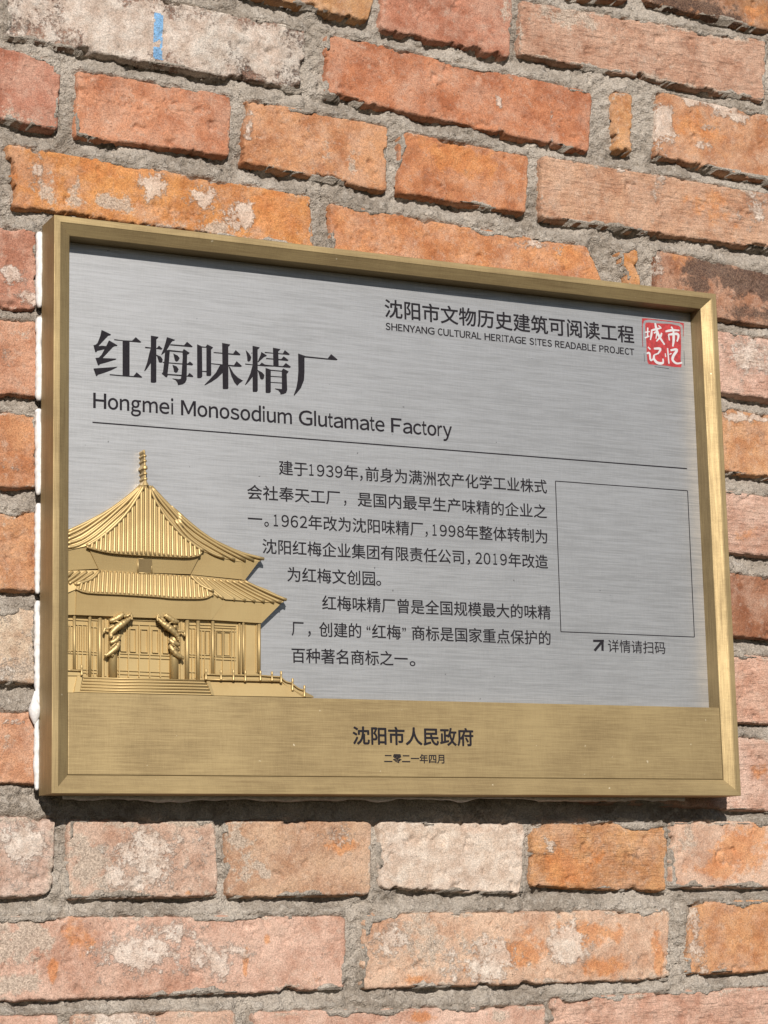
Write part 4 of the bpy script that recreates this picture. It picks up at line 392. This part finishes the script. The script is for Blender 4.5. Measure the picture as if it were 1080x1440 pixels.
# ------------------------------------------------------------------ brick wall
wall = root('brick_wall', 'weathered orange and pink brick wall with rough grey mortar behind the plaque', 'brick wall', (275, DK, -200))
def quad_uv(Q, s, t):
    (ax, az), (bx, bz), (cx, cz), (dx, dz) = Q      # TL TR BR BL ; t = 0 at the bottom
    X = (dx*(1-s)+cx*s)*(1-t) + (ax*(1-s)+bx*s)*t
    Z = (dz*(1-s)+cz*s)*(1-t) + (az*(1-s)+bz*s)*t
    return X, Z
RECTS = []
def make_brick(i, Q, base, am, gr, stains, res):
    w = (abs(Q[1][0]-Q[0][0]) + abs(Q[2][0]-Q[3][0]))/2; h = (abs(Q[0][1]-Q[3][1]) + abs(Q[1][1]-Q[2][1]))/2
    e = 1.5
    nx = max(8, int(w/res)); nz = max(6, int(h/res))
    s = np.linspace(-e/w, 1+e/w, nx+1); t = np.linspace(-e/h, 1+e/h, nz+1)
    S_, T_ = np.meshgrid(s, t); X, Z = quad_uv(Q, S_, T_)
    sd_ = 101 + i*7
    lx = (S_-.5)*w; lz = (T_-.5)*h
    rad = 1.5 + 3.5*R_.random()
    qx = np.abs(lx) - (w/2-rad); qz = np.abs(lz) - (h/2-rad)
    d = -(np.hypot(np.maximum(qx, 0), np.maximum(qz, 0)) + np.minimum(np.maximum(qx, qz), 0) - rad)
    d = d + fbm(X/18, Z/18, sd_, 5, .62)*1.4 + .1 + fbm(X/3.0, Z/3.0, sd_+5, 2)*.6
    # chipped edges
    chip = np.maximum(0, fbm(X/17, Z/17, sd_+9, 4, .6) - .22)
    d = d - chip*13*np.exp(-np.maximum(d, 0)/7)
    r = 1.1 + .7*fbm(X/25, Z/25, sd_+3, 2)
    dd = np.clip(d, 0, r)
    roll = r - np.sqrt(np.maximum(0, r*r - (r-dd)**2))
    y = DK + R_.uniform(-.5, .7) + roll + np.maximum(0, -d)*7
    rough = .75 if gr else .55
    y = y + fbm(X/40, Z/22, sd_+21, 3)*.75 + fbm(X/7, Z/(4 if gr else 7), sd_+22, 4, .6)*rough + fbm(X/(9 if gr else 2.4), Z/1.9, sd_+23, 2)*(.28 if gr else .16)
    # cracks and small craters
    cr = fbm(X/11, Z/11, sd_+31, 3); y = y + np.maximum(0, cr-.45)*7; pt = fbm(X/3.5, Z/3.5, sd_+33, 2); y = y + np.maximum(0, pt-.55)*3
    ln = np.abs(fbm(X/30+3, Z/13, sd_+37, 4, .6)); gate = np.clip((fbm(X/38, Z/30, sd_+41, 2)-.16)*6, 0, 1)
    y = y + np.clip(1-ln/.026, 0, 1)*gate*1.8
    y = np.minimum(y, DK+15)
    Q0 = (sum(p[0] for p in Q)/4, DK, sum(p[1] for p in Q)/4)
    o = grid_mesh('brick', X, y, Z, M_BRICK, None, Q0)
    st = np.zeros(X.shape+(4,), np.float32)
    for (cx, cz, rx, rz, ch, k) in stains:
        dist = np.hypot((X-cx)/rx, (Z-cz)/rz) + fbm(X/13, Z/13, sd_+50+ch, 5, .68)*1.15
        st[..., ch] = np.maximum(st[..., ch], np.clip((1.45-dist)/1.15, 0, 1)*k)
    edge = np.clip(1 - d/5.5, 0, 1) * (d > .3) * np.clip(.25 + 1.5*fbm(X/18, Z/12, sd_+70, 3), 0, 1)
    st[..., 2] = np.maximum(st[..., 2], edge*.85)
    a = o.data.attributes.new('stain', 'FLOAT_COLOR', 'POINT'); a.data.foreach_set('color', st.ravel())
    if i == 0:
        bx0 = (BLUE[0][0]+BLUE[3][0])/2; bx1 = (BLUE[1][0]+BLUE[2][0])/2
        zt = BLUE[0][1]; zb = BLUE[2][1]
        wob = fbm(X/8, Z/8, 900, 3)*1.3
        mk = ((X > bx0+wob*.6) & (X < bx1+wob*.6) & (Z < zt+wob*2) & (Z > zb+wob*3)).astype(np.float32)
        thin = np.clip((Z-zb)/(zt-zb), 0, 1)
        mk *= (fbm(X/4, Z/6, 905, 3) < thin*1.2-.05).astype(np.float32)
        pa = o.data.attributes.new('paint', 'FLOAT', 'POINT'); pa.data.foreach_set('value', mk.ravel())
    kb = 1.12 if base[2] > .215 else 1.0
    o['base_tint'] = [float(base[0])*.83*kb, float(base[1])*.89*kb, float(base[2])*.90*kb]; o['amounts'] = [float(am[0]), float(am[1]), float(am[2])]
    o['soot'] = float(am[3]); o['striated'] = float(gr); o['seed_value'] = float(i)*3.17
    RECTS.append((Q, w, h)); hang(o, wall)
    return o
for i, (Q, base, am, gr, stains) in enumerate(BRICKS):
    make_brick(i, Q, base, am, gr, stains, 1.0)
# the courses go on a little past the frame
TINTS = [(.58, .26, .14), (.54, .22, .12), (.60, .33, .22), (.60, .36, .26), (.62, .29, .10), (.42, .19, .11)]
def extra_row(zc, x0, x1, k):
    x = x0
    while x < x1 - 40:
        w = min(R_.choice([112, 118, 236, 242]), x1 - x)
        if x + w > x1 - 45: w = x1 - x
        h = 51; j = lambda: R_.uniform(-1, 1)
        Q = [(x+j(), zc+h/2+j()), (x+w+j(), zc+h/2+j()), (x+w+j(), zc-h/2+j()), (x+j(), zc-h/2+j())]
        make_brick(200+len(RECTS), Q, R_.choice(TINTS), (R_.uniform(.1, .5), R_.uniform(0, .4), R_.uniform(.05, .3), R_.uniform(0, .2)), R_.choice([0, 0, 1]), [], 3.2)
        x += w + R_.uniform(9, 14)
rows = sorted(((sum(p[1] for p in Q)/4, Q) for Q, w, h in list(RECTS)), key=lambda a: a[0])
groups = []
for zc, Q in rows:
    if groups and zc - groups[-1][0] < 22: groups[-1][1].append(Q)
    else: groups.append([zc, [Q]])
for zc, qs in groups:
    xl = min(min(p[0] for p in Q) for Q in qs); xr = max(max(p[0] for p in Q) for Q in qs)
    cl = [Q for Q in qs if min(p[0] for p in Q) == xl][0]; crr = [Q for Q in qs if max(p[0] for p in Q) == xr][0]
    if xl < 10: extra_row((cl[0][1]+cl[3][1])/2, -210, xl-11, 0)
    if xr > 600: extra_row((crr[1][1]+crr[2][1])/2, xr+11, 800, 0)
for k in range(2):
    extra_row(-236-65*k, -210, 800, 0)
extra_row(750, -210, 800, 0)
extra_row(686, -210, 140, 0); extra_row(684, 280, 430, 0)
extra_row(625, -210, 140, 0)
# mortar: one lumpy bed, weathered back under each brick and smeared out over the one below
def make_mortar():
    res = 1.45
    xs = np.arange(-215, 805, res); zs = np.arange(-330, 785, res)
    X, Z = np.meshgrid(xs, zs)
    inside = np.zeros(X.shape, bool); SD = np.full(X.shape, 60.0)
    for Q, w, h in RECTS:
        x0 = min(p[0] for p in Q)-20; x1 = max(p[0] for p in Q)+20; z0 = min(p[1] for p in Q)-20; z1 = max(p[1] for p in Q)+20
        i0, i1 = np.searchsorted(xs, (x0, x1)); j0, j1 = np.searchsorted(zs, (z0, z1))
        if i1 <= i0 or j1 <= j0: continue
        x = X[j0:j1, i0:i1]; z = Z[j0:j1, i0:i1]
        d = np.full(x.shape, 1e9)
        for a, b_ in zip(Q, Q[1:]+Q[:1]):          # TL TR BR BL is clockwise: the inside lies right of each edge
            ex, ez = b_[0]-a[0], b_[1]-a[1]; L = math.hypot(ex, ez)
            d = np.minimum(d, ((x-a[0])*ez - (z-a[1])*ex)/L)
        inside[j0:j1, i0:i1] |= d > 0
        SD[j0:j1, i0:i1] = np.minimum(SD[j0:j1, i0:i1], np.abs(d)) if False else np.where(d > 0, np.minimum(SD[j0:j1, i0:i1], -d), np.minimum(SD[j0:j1, i0:i1], -d))
    nz, nx = X.shape
    up = np.full(X.shape, 99.0); dn = np.full(X.shape, 99.0)
    cur = np.full(nx, 99.0)
    for j in range(nz-1, -1, -1):
        cur = np.where(inside[j], 0, cur+res); up[j] = cur
    cur = np.full(nx, 99.0)
    for j in range(nz):
        cur = np.where(inside[j], 0, cur+res); dn[j] = cur
    tot = up + dn
    t = up/np.maximum(tot, 1e-3)
    n1 = fbm(X/26, Z/20, 501, 3); n2 = fbm(X/7, Z/6, 502, 4, .62); n3 = fbm(X/2.6, Z/2.3, 503, 2)
    tt = np.clip((t-.12)/(.70+.25*n1), 0, 1); tt = tt*tt*(3-2*tt)
    deep = np.clip(8.5 + 8.0*n1, 3.0, 12); bed = deep - (deep-.6)*tt
    head = 5.0 + 3.0*n1 + 0*X
    wgt = np.clip((tot-19)/14, 0, 1)
    dep = bed*(1-wgt) + head*wgt
    dep = np.where(inside, 7.0, dep)
    # soften the seams, more sideways than up and down
    for _ in range(2):
        p = np.pad(dep, ((0, 0), (2, 2)), 'edge'); dep2 = sum(p[:, k:k+nx] for k in range(5))/5
        dep = np.where(inside, dep2, dep*.6 + dep2*.4)
    p = np.pad(dep, ((1, 1), (0, 0)), 'edge'); dep = (p[:-2]+p[1:-1]*2+p[2:])/4
    n4 = np.abs(fbm(X/5, Z/4, 509, 3, .6)); crumb = np.abs(fbm(X/4.2, Z/3.6, 533, 2)); dep = dep + n2*2.6 + n3*1.1 + (crumb-.22)*2.6 + np.maximum(0, .12-n4)*14*(n2 > -.1)
    dep = np.maximum(dep, .2 + .8*n3 + .4*n2)
    dep = np.where(SD < -5, np.maximum(dep, 5.0), dep)
    sm = fbm(X/32, Z/22, 520, 4, .6); low = fbm(X/60, Z/60, 521, 2)
    lip = np.clip((SD + 9*np.clip(sm+.12+.25*low, 0, .8))/2.2, 0, 1) * (SD < 0)
    lip = lip*lip*(3-2*lip)
    dep = np.where((SD < 0) & (lip > .02), dep*(1-lip) + (-1.0 + .8*n2 + .45*n3)*lip, dep)
    o = grid_mesh('mortar', X, DK+dep, Z, M_MORTAR, None, (275, DK, 200))
    v, f = box_vf(-215, 805, DK+18, DK+120, -330, 785)
    hang(o, wall)
    c = mesh('wall_core', v, f, M_MORTAR, None, (275, DK+60, 200)); hang(c, wall)
make_mortar()
# ------------------------------------------------------------------ plaque
plq = root('heritage_plaque', 'brass-framed brushed steel plaque with Chinese lettering and raised golden palace, fixed to the brick wall', 'plaque', (PW/2, 28, 0))
prof = [(0, 28.4), (0, .35), (.1, .1), (.35, 0), (4.4, 0), (4.7, .1), (4.9, .4), (12.3, 4.55), (12.55, 4.9), (12.6, D2)]
def rail(p0, p1, inward, mat):
    """p0 -> p1 outer corners, mitred; local X runs along the rail"""
    d = Vector((p1[0]-p0[0], 0, p1[1]-p0[1])); L = d.length; d.normalize(); n = Vector((inward[0], 0, inward[1]))
    V = []
    for ins, y in prof:
        V.append((ins, y, ins)); 
    V = [(ins, ins, y) for ins, y in prof] + [(L-ins, ins, y) for ins, y in prof]   # (along, in, depth)
    k = len(prof); F = [(i, i+1, i+1+k, i+k) for i in range(k-1)]
    F.append(tuple(range(k))[::-1]); F.append(tuple(range(k, 2*k)))
    me = bpy.data.meshes.new('frame_rail')
    me.from_pydata([(a*MM, y*MM, b_*MM) for a, b_, y in V], [], F); me.update()
    bm = bmesh.new(); bm.from_mesh(me); bmesh.ops.recalc_face_normals(bm, faces=bm.faces[:]); bm.to_mesh(me); bm.free()
    o = link_mesh('frame_rail', me, mat)
    # local x -> d, y -> world y, z -> n
    mt = Matrix((d, Vector((0, 1, 0)), n)).transposed().to_4x4(); mt.translation = Vector((p0[0]*MM, 0, p0[1]*MM))
    o.matrix_world = mt
    hang(o, plq); return o
rail((0, 0), (PW, 0), (0, 1), M_BRASS)
rail((PW, PH), (0, PH), (0, -1), M_BRASS)
rail((0, PH), (0, 0), (1, 0), M_BRASS)
rail((PW, 0), (PW, PH), (-1, 0), M_BRASS)
hang(box('backing', 2, PW-2, D2+1.5, 28.0, 2, PH-2, M_BRASS, None), plq)
hang(box('steel_panel', 12.0, PW-12.0, D2, D2+1.4, 12.0, PH-12.0, M_STEEL, None), plq)
base_o = box('brass_base', 12.7, PW-12.7, D1, D2-.05, 12.75, 68.0, M_BRASS, None, .5); hang(base_o, plq)
# sealant bead on the left, broken at the mortar joints
jz = [336, 270, 203, 134, 66, 4]
def bead(z0, z1, xo=0.0, r0=2.9):
    P = []; z = z0; n = max(4, int((z1-z0)/1.6))
    for k in range(n+1):
        z = z0 + (z1-z0)*k/n; e = min(1, min(k, n-k)/3.0 + .62)
        nz_ = float(vnoise(np.array([z/9.0]), np.array([2.2]), 61)[0]); n2_ = float(vnoise(np.array([z/3.1]), np.array([7.2]), 62)[0])
        g = min(abs(z-j-2) for j in jz); sq = .82 if g < 5 else 1
        P.append((-.9+xo+.45*nz_, 31.0+.3*n2_, z, (r0+.55*nz_+.35*n2_+.10*R_.uniform(-1, 1) - .9*(1-z/400))*e*sq))
    hang(tube('sealant_bead', P, M_CAULK, None, 12, 1.1), plq)
bead(4, 62); bead(60, 133); bead(138, 201); bead(207, 268); bead(274, 334); bead(341, 396)
# a blob of sealant low on the left and a thin run of it under the bottom edge
blob = [(-2.5, 30.5, z, r) for z, r in [(48, .6), (51, 2.2), (55, 4.0), (59, 4.4), (63, 3.0), (67, 1.8), (71, .5)]]
hang(tube('sealant_bead', smooth_path(blob, 3), M_CAULK, None, 12), plq)
def under():
    P = []
    for k in range(140):
        x = 18 + k*3.6; a = float(vnoise(np.array([x/17.]), np.array([3.])  , 71)[0]); c = float(vnoise(np.array([x/5.]), np.array([9.]), 72)[0])
        P.append((x, 31.5+.4*c, -.6-.7*a, max(.7, 2.0+1.1*a+.5*c)))
    o = tube('sealant_bead', P, M_CAULK, None, 10); hang(o, plq)
under()
# ------------------------------------------------------------------ lettering
def glyph_mesh(body):
    cu = bpy.data.curves.new('glyphs', 'FONT'); cu.body = body; cu.size = 1.0; cu.resolution_u = 4
    o = bpy.data.objects.new('glyphs', cu); COL.objects.link(o); bpy.context.view_layer.update()
    me = bpy.data.meshes.new_from_object(o.evaluated_get(bpy.context.evaluated_depsgraph_get()))
    bpy.data.objects.remove(o); bpy.data.curves.remove(cu)
    co = np.empty(len(me.vertices)*3, np.float32); me.vertices.foreach_get('co', co); co = co.reshape(-1, 3)[:, :2].copy()
    fs = [tuple(p.vertices) for p in me.polygons]; bpy.data.meshes.remove(me)
    return co, fs
ADV = dict(zip('HongmeiMsduGltaFcry ', (.722, .556, .556, .556, .833, .556, .222, .833, .5, .556, .556, .778, .222, .278, .556, .667, .5, .333, .5, .278)))
ADV.update(zip('SENYACULTRIDBPJO', (.60, .56, .70, .60, .63, .60, .68, .53, .56, .61, .30, .66, .62, .60, .50, .70)))
SBR = {'o': .04, 'e': .04, 'g': .045, 'a': .04, 'c': .035, 's': .035, 'd': .045, 't': .02, 'y': .01, 'r': .05, 'G': .045, 'i': .065, 'l': .065, 'J': .04, 'A': .01, 'Y': .01, 'T': .02, 'I': .09}
GC = {}
def latin(body, digits=False, wide=1.0):
    """sans-serif letters set one by one with their own widths"""
    x = 0; V = []; F = []
    for ch in body:
        adv = .556 if ch.isdigit() else ADV[ch]
        if ch != ' ':
            fw = chr(ord(ch) + 0xFEE0)
            if fw not in GC: GC[fw] = glyph_mesh(fw)
            co, fs = GC[fw]; sb = SBR.get(ch, .06)
            if ch == 'l': co, fs = np.array([(0, 0), (1, 0), (1, .765), (0, .765)]), [(0, 1, 2, 3)]; sb = .072
            mn, mx = co[:, 0].min(), co[:, 0].max()
            if ch == '1': X = x + .14 + (co[:, 0]-mn)/(mx-mn)*.25 ; 
            else: X = x + sb + (co[:, 0]-mn)/(mx-mn)*(adv-2*sb)
            off = len(V); V += list(zip(X.tolist(), co[:, 1].tolist())); F += [tuple(v+off for v in f) for f in fs]
        x += adv
    return np.array(V), F
def lettering(runs, zbase, em, y, mat, bold, name):
    V = []; F = []
    ring = [(0, 0)] if bold <= 0 else [(0, 0)] + [(bold*em*math.cos(k*math.pi/4), bold*em*math.sin(k*math.pi/4)) for k in range(8)]
    for body, x0, x1 in runs:
        co, fs = latin(body) if body.isascii() else glyph_mesh(body)
        mn, mx = co[:, 0].min(), co[:, 0].max()
        X = x0 + bold*em + (co[:, 0]-mn)/(mx-mn)*(x1-x0-2*bold*em); Z = zbase + co[:, 1]*em
        for k, (dx, dz) in enumerate(ring):          # heavier strokes: the same outline laid down again a hair further out
            off = len(V); V += [(a+dx, y-.003*k, b_+dz) for a, b_ in zip(X.tolist(), Z.tolist())]
            F += [tuple(v+off for v in f) for f in fs]
    xs_ = [v[0] for v in V]
    o = mesh(name, V, F, mat, None, ((min(xs_)+max(xs_))/2, y, zbase)); hang(o, plq); return o
YI = D2 - .12
for zb, runs in BODY:
    fixed = [(t.replace(',', '，'), a, b_) for t, a, b_ in runs]
    lettering(fixed, zb+.95, 11.55, YI, M_INK, 0.011, 'body_text_line')
lettering([('沈阳市文物历史建筑可阅读工程', 263.4, 483.2)], 357.4+1.1, 15.2, YI, M_INK, .016, 'heading_text')
lettering([('SHENYANG CULTURAL HERITAGE SITES READABLE PROJECT', 263.8, 482.7)], 347.6, 7.1, YI, M_INK, .022, 'english_heading_text')
lettering([('Hongmei Monosodium Glutamate Factory', 34.8, 317.6)], 269.2, 14.5, YI, M_INK, .016, 'english_title_text')
lettering([('详情请扫码', 447.4, 499.4)], 111.0, 10.6, YI, M_INK, 0.006, 'caption_text')
lettering([('沈阳市人民政府', 223.2, 320.6)], 36.9, 13.6, D1-.1, M_INK, .026, 'issuer_text')
lettering([('二零二一年四月', 247.7, 296.2)], 23.4, 7.0, D1-.1, M_INK, .022, 'date_text')
def flat_polys(name, polys, y, mat, step=.004):
    V = []; F = []
    for k, p in enumerate(polys):
        tri = tessellate_polygon([[Vector((q[0], q[1], 0)) for q in p]]); off = len(V)
        V += [(q[0], y-step*k, q[1]) for q in p]
        for a, b_, c in tri:
            s = (p[b_][0]-p[a][0])*(p[c][1]-p[a][1]) - (p[c][0]-p[a][0])*(p[b_][1]-p[a][1])
            F.append((off+a, off+b_, off+c) if s > 0 else (off+a, off+c, off+b_))
    o = mesh(name, V, F, mat, None, (V[0][0], y, V[0][2])); hang(o, plq); return o
for g in TITLE: flat_polys('title_character', g, YI, M_INK)
flat_polys('arrow_mark', ARROW, YI, M_INK)
def bar(x0, z0, x1, z1, w):
    dx, dz = x1-x0, z1-z0; L = math.hypot(dx, dz); nx, nz_ = -dz/L*w/2, dx/L*w/2
    return [(x0-nx, z0-nz_), (x1-nx, z1-nz_), (x1+nx, z1+nz_), (x0+nx, z0+nz_)]
flat_polys('rule_line', [bar(34.3, 258.7, 527.4, 259.0, .95)], YI, M_INK)
ql, qr, qb, qt = 407.0, 526.9, 124.5, 241.1
ql = 406.2
flat_polys('code_border', [bar(ql, qt, qr, qt, .7), bar(ql, qb, qr, qb, .7), bar(ql, qb, ql, qt, .7), bar(qr, qb, qr, qt, .7)], YI, M_INK)
# seal
def wob(p, a, s):
    out = []
    n = len(p)
    for i in range(n):
        q0, q1 = p[i], p[(i+1) % n]
        for k in range(3):
            t = k/3; x = q0[0]+(q1[0]-q0[0])*t; z = q0[1]+(q1[1]-q0[1])*t
            out.append((x+R_.uniform(-a, a), z+R_.uniform(-a, a)))
    return out
def stroke(pts, w):
    path = smooth_path([tuple(p) for p in pts], 5) if len(pts) > 2 else [tuple(p) for p in pts]
    L = []; Rr = []; n = len(path)
    for i, (x, z) in enumerate(path):
        a = path[max(0, i-1)]; b_ = path[min(n-1, i+1)]; dx, dz = b_[0]-a[0], b_[1]-a[1]; l = math.hypot(dx, dz) or 1
        t = i/(n-1); ww = w*(.36+.22*math.sin(math.pi*min(1, t*1.15)))
        L.append((x-dz/l*ww, z+dx/l*ww)); Rr.append((x+dz/l*ww, z-dx/l*ww))
    return [(L[i], L[i+1], Rr[i+1], Rr[i]) for i in range(n-1)]
def strokes(name, S, y, mat, step=.002):
    polys = []
    for pts, w in S: polys += stroke(pts, w)
    return flat_polys(name, polys, y, mat, step/4)
flat_polys('seal_field', [wob(SEAL_RED[0] if isinstance(SEAL_RED[0], list) else SEAL_RED, .07, 1)], D2-.06, M_RED)
strokes('seal_outline', SEAL_LINES, D2-.07, M_RED)
strokes('seal_outline', SEAL_DARK, D2-.08, M_INK)
strokes('seal_characters', SEAL_WHITE, D2-.16, M_SEALGREY)
# ------------------------------------------------------------------ palace relief
rw = RELIEF['wall'][0]
pal = poly_prism('palace_relief', rw, D2, M_RELIEF, None); hang(pal, plq)
SUB = {'upper_roof': 'roof_slope', 'upper_eave_band': 'eave_band', 'lower_roof': 'roof_slope', 'lower_eave_band': 'eave_band', 'stair_cheek': 'stair_cheek', 'terrace': 'terrace', 'step': 'step'}
kk = 0
for key, nm in SUB.items():
    for p in RELIEF[key]:
        kk += 1; hang(poly_prism(nm, p, D2, M_RELIEF, None, .013*kk if key != 'step' else 0), pal)
def rib(name, pts, r, sink=.35, seg=8, n=3):
    P = smooth_path([(x, D2-h+r*sink, z, r) for x, z, h in pts], n)
    hang(tube(name, P, M_RELIEF, None, seg), pal)
for p in RIBS: rib('tile_rib', [(x, z, h+.35) for x, z, h in p], 1.15, .0)
for p in LOWER_RIBS: rib('tile_rib', [(x, z, h+.35) for x, z, h in p], 1.15, .0)
for p in HIPS: rib('hip_ridge', [(x, z, h+.9) for x, z, h in p], 1.25)
for p in LOWER_HIPS: rib('hip_ridge', [(x, z, h+.9) for x, z, h in p], 1.15)
for p in RELIEF['step']:
    a, b_ = p[0], p[1]
    rib('step_nosing', [(a[0], a[1]-.5, a[2]+.35), ((a[0]+b_[0])/2, (a[1]+b_[1])/2-.5, a[2]+.35), (b_[0], b_[1]-.5, b_[2]+.35)], .62, 0, 8, 1)
for p in EAVE_EDGES: rib('eave_edge', [(x, z, h+.3) for x, z, h in p], .75)
for (a, b_, r, h) in COLUMNS: rib('column', [(a[0], a[1], h), ((a[0]+b_[0])/2, (a[1]+b_[1])/2, h), (b_[0], b_[1], h)], r, .3, 12, 1)
for (a, b_, r, h) in DRAGON_COLUMNS: rib('dragon_column', [(a[0], a[1], h), ((a[0]+b_[0])/2, (a[1]+b_[1])/2, h), (b_[0], b_[1], h)], r, .3, 16, 1)
bv = []; bf = []
for (a, b_, w, h) in BARS:
    dx, dz = b_[0]-a[0], b_[1]-a[1]; L = math.hypot(dx, dz); nx, nz_ = -dz/L*w/2, dx/L*w/2
    pts = [(a[0]-nx, a[1]-nz_), (b_[0]-nx, b_[1]-nz_), (b_[0]+nx, b_[1]+nz_), (a[0]+nx, a[1]+nz_)]
    h = h + .0007*len(bf)
    v = [(x, D2-4.0, z) for x, z in pts] + [(a[0]+(x-a[0])*.72 if abs(dz) > abs(dx) else x, D2-h, a[1]+(z-a[1])*.72 if abs(dx) >= abs(dz) else z) for x, z in pts[:0]]
    k = .62
    top = [(a[0]-nx*k, a[1]-nz_*k), (b_[0]-nx*k, b_[1]-nz_*k), (b_[0]+nx*k, b_[1]+nz_*k), (a[0]+nx*k, a[1]+nz_*k)]
    v += [(x, D2-h, z) for x, z in top]
    o_ = mesh('door_frame_bar', v, [(4, 5, 6, 7), (0, 1, 5, 4), (1, 2, 6, 5), (2, 3, 7, 6), (3, 0, 4, 7)], M_RELIEF, None, ((a[0]+b_[0])/2, D2-4, (a[1]+b_[1])/2))
    bm = bmesh.new(); bm.from_mesh(o_.data); bmesh.ops.recalc_face_normals(bm, faces=bm.faces[:]); bm.to_mesh(o_.data); bm.free()
    bf.append(1); hang(o_, pal)
for (a, b_, r, h) in POSTS:
    x = a[0]; z1 = a[1]; z0 = b_[1]; H = z1-z0
    P = [(b_[0], D2-h, z0, r*1.1), (b_[0], D2-h, z0+H*.12, r*1.1), (b_[0], D2-h, z0+H*.2, r*.85), (x, D2-h, z0+H*.7, r*.85), (x, D2-h, z0+H*.78, r*1.15), (x, D2-h, z0+H*.84, r*.7), (x, D2-h, z0+H*.92, r*1.15), (x, D2-h, z1, r*.5)]
    hang(tube('balustrade_post', P, M_RELIEF, None, 10), pal)
for k, p in enumerate(RAILS): rib('balustrade_rail', [(x, z, h+.2) for x, z, h in p], .62)
for p in RAIL_PANELS: hang(poly_prism('balustrade_panel', p, D2, M_RELIEF, None), pal)
for d in DRAGONS:
    P = smooth_path([(x, D2-h, z, r) for x, z, h, r in d], 5)
    P = [(x+.15*math.sin(k*2.1), y, z, r*(.92+.10*math.sin(k*2.6)+.07*math.sin(k*4.3))) for k, (x, y, z, r) in enumerate(P)]
    hang(tube('dragon_coil', P, M_RELIEF, None, 10), pal)
# vent under the upper eave: a raised rim round a square, its shade painted in as dark brass
(vx0, vz0), (vx1, _), (_, vz1), _ = VENT[0], VENT[1], VENT[2], VENT[3]
for k, (a, b_) in enumerate(zip(VENT, VENT[1:]+VENT[:1])):
    rib('vent_rim', [(a[0], a[1], 8.6-.8*(k in (1, 2))), (b_[0], b_[1], 8.6-.8*(k in (0, 2)))], .55, .2, 8, 1)
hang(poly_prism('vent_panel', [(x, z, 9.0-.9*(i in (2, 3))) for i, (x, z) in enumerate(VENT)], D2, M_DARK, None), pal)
# finial: a turned stack, joined to the panel by its own body
V = []; F = []; seg = 14; n = len(FINIAL)
for i, (x, z, r) in enumerate(FINIAL):
    for k in range(seg):
        t = math.pi*k/(seg-1)
        V.append((x+math.cos(t)*r*1.2, D2-8.0-math.sin(t)*r*1.1, z))
    V.append((x-r*1.2, D2, z)); V.append((x+r*1.2, D2, z))
s2 = seg+2
for i in range(n-1):
    for k in range(seg-1): F.append((i*s2+k, i*s2+k+1, (i+1)*s2+k+1, (i+1)*s2+k))
    F.append((i*s2+seg-1, i*s2+seg, (i+1)*s2+seg, (i+1)*s2+seg-1)); F.append((i*s2+seg+1, i*s2, (i+1)*s2, (i+1)*s2+seg+1))
F.append(tuple(range(s2))); F.append(tuple(range((n-1)*s2, n*s2))[::-1])
fo = mesh('finial', V, F, M_RELIEF, None, (FINIAL[0][0], D2, FINIAL[-1][1]))
bm = bmesh.new(); bm.from_mesh(fo.data); bmesh.ops.recalc_face_normals(bm, faces=bm.faces[:]); bm.to_mesh(fo.data); bm.free()
hang(fo, pal)
# ------------------------------------------------------------------ hang every part on its thing
bpy.context.view_layer.update()
for o, p in HANG:
    mw = o.matrix_world.copy(); o.parent = p; o.matrix_parent_inverse = p.matrix_world.inverted(); 
    o.matrix_basis = mw
bpy.context.view_layer.update()
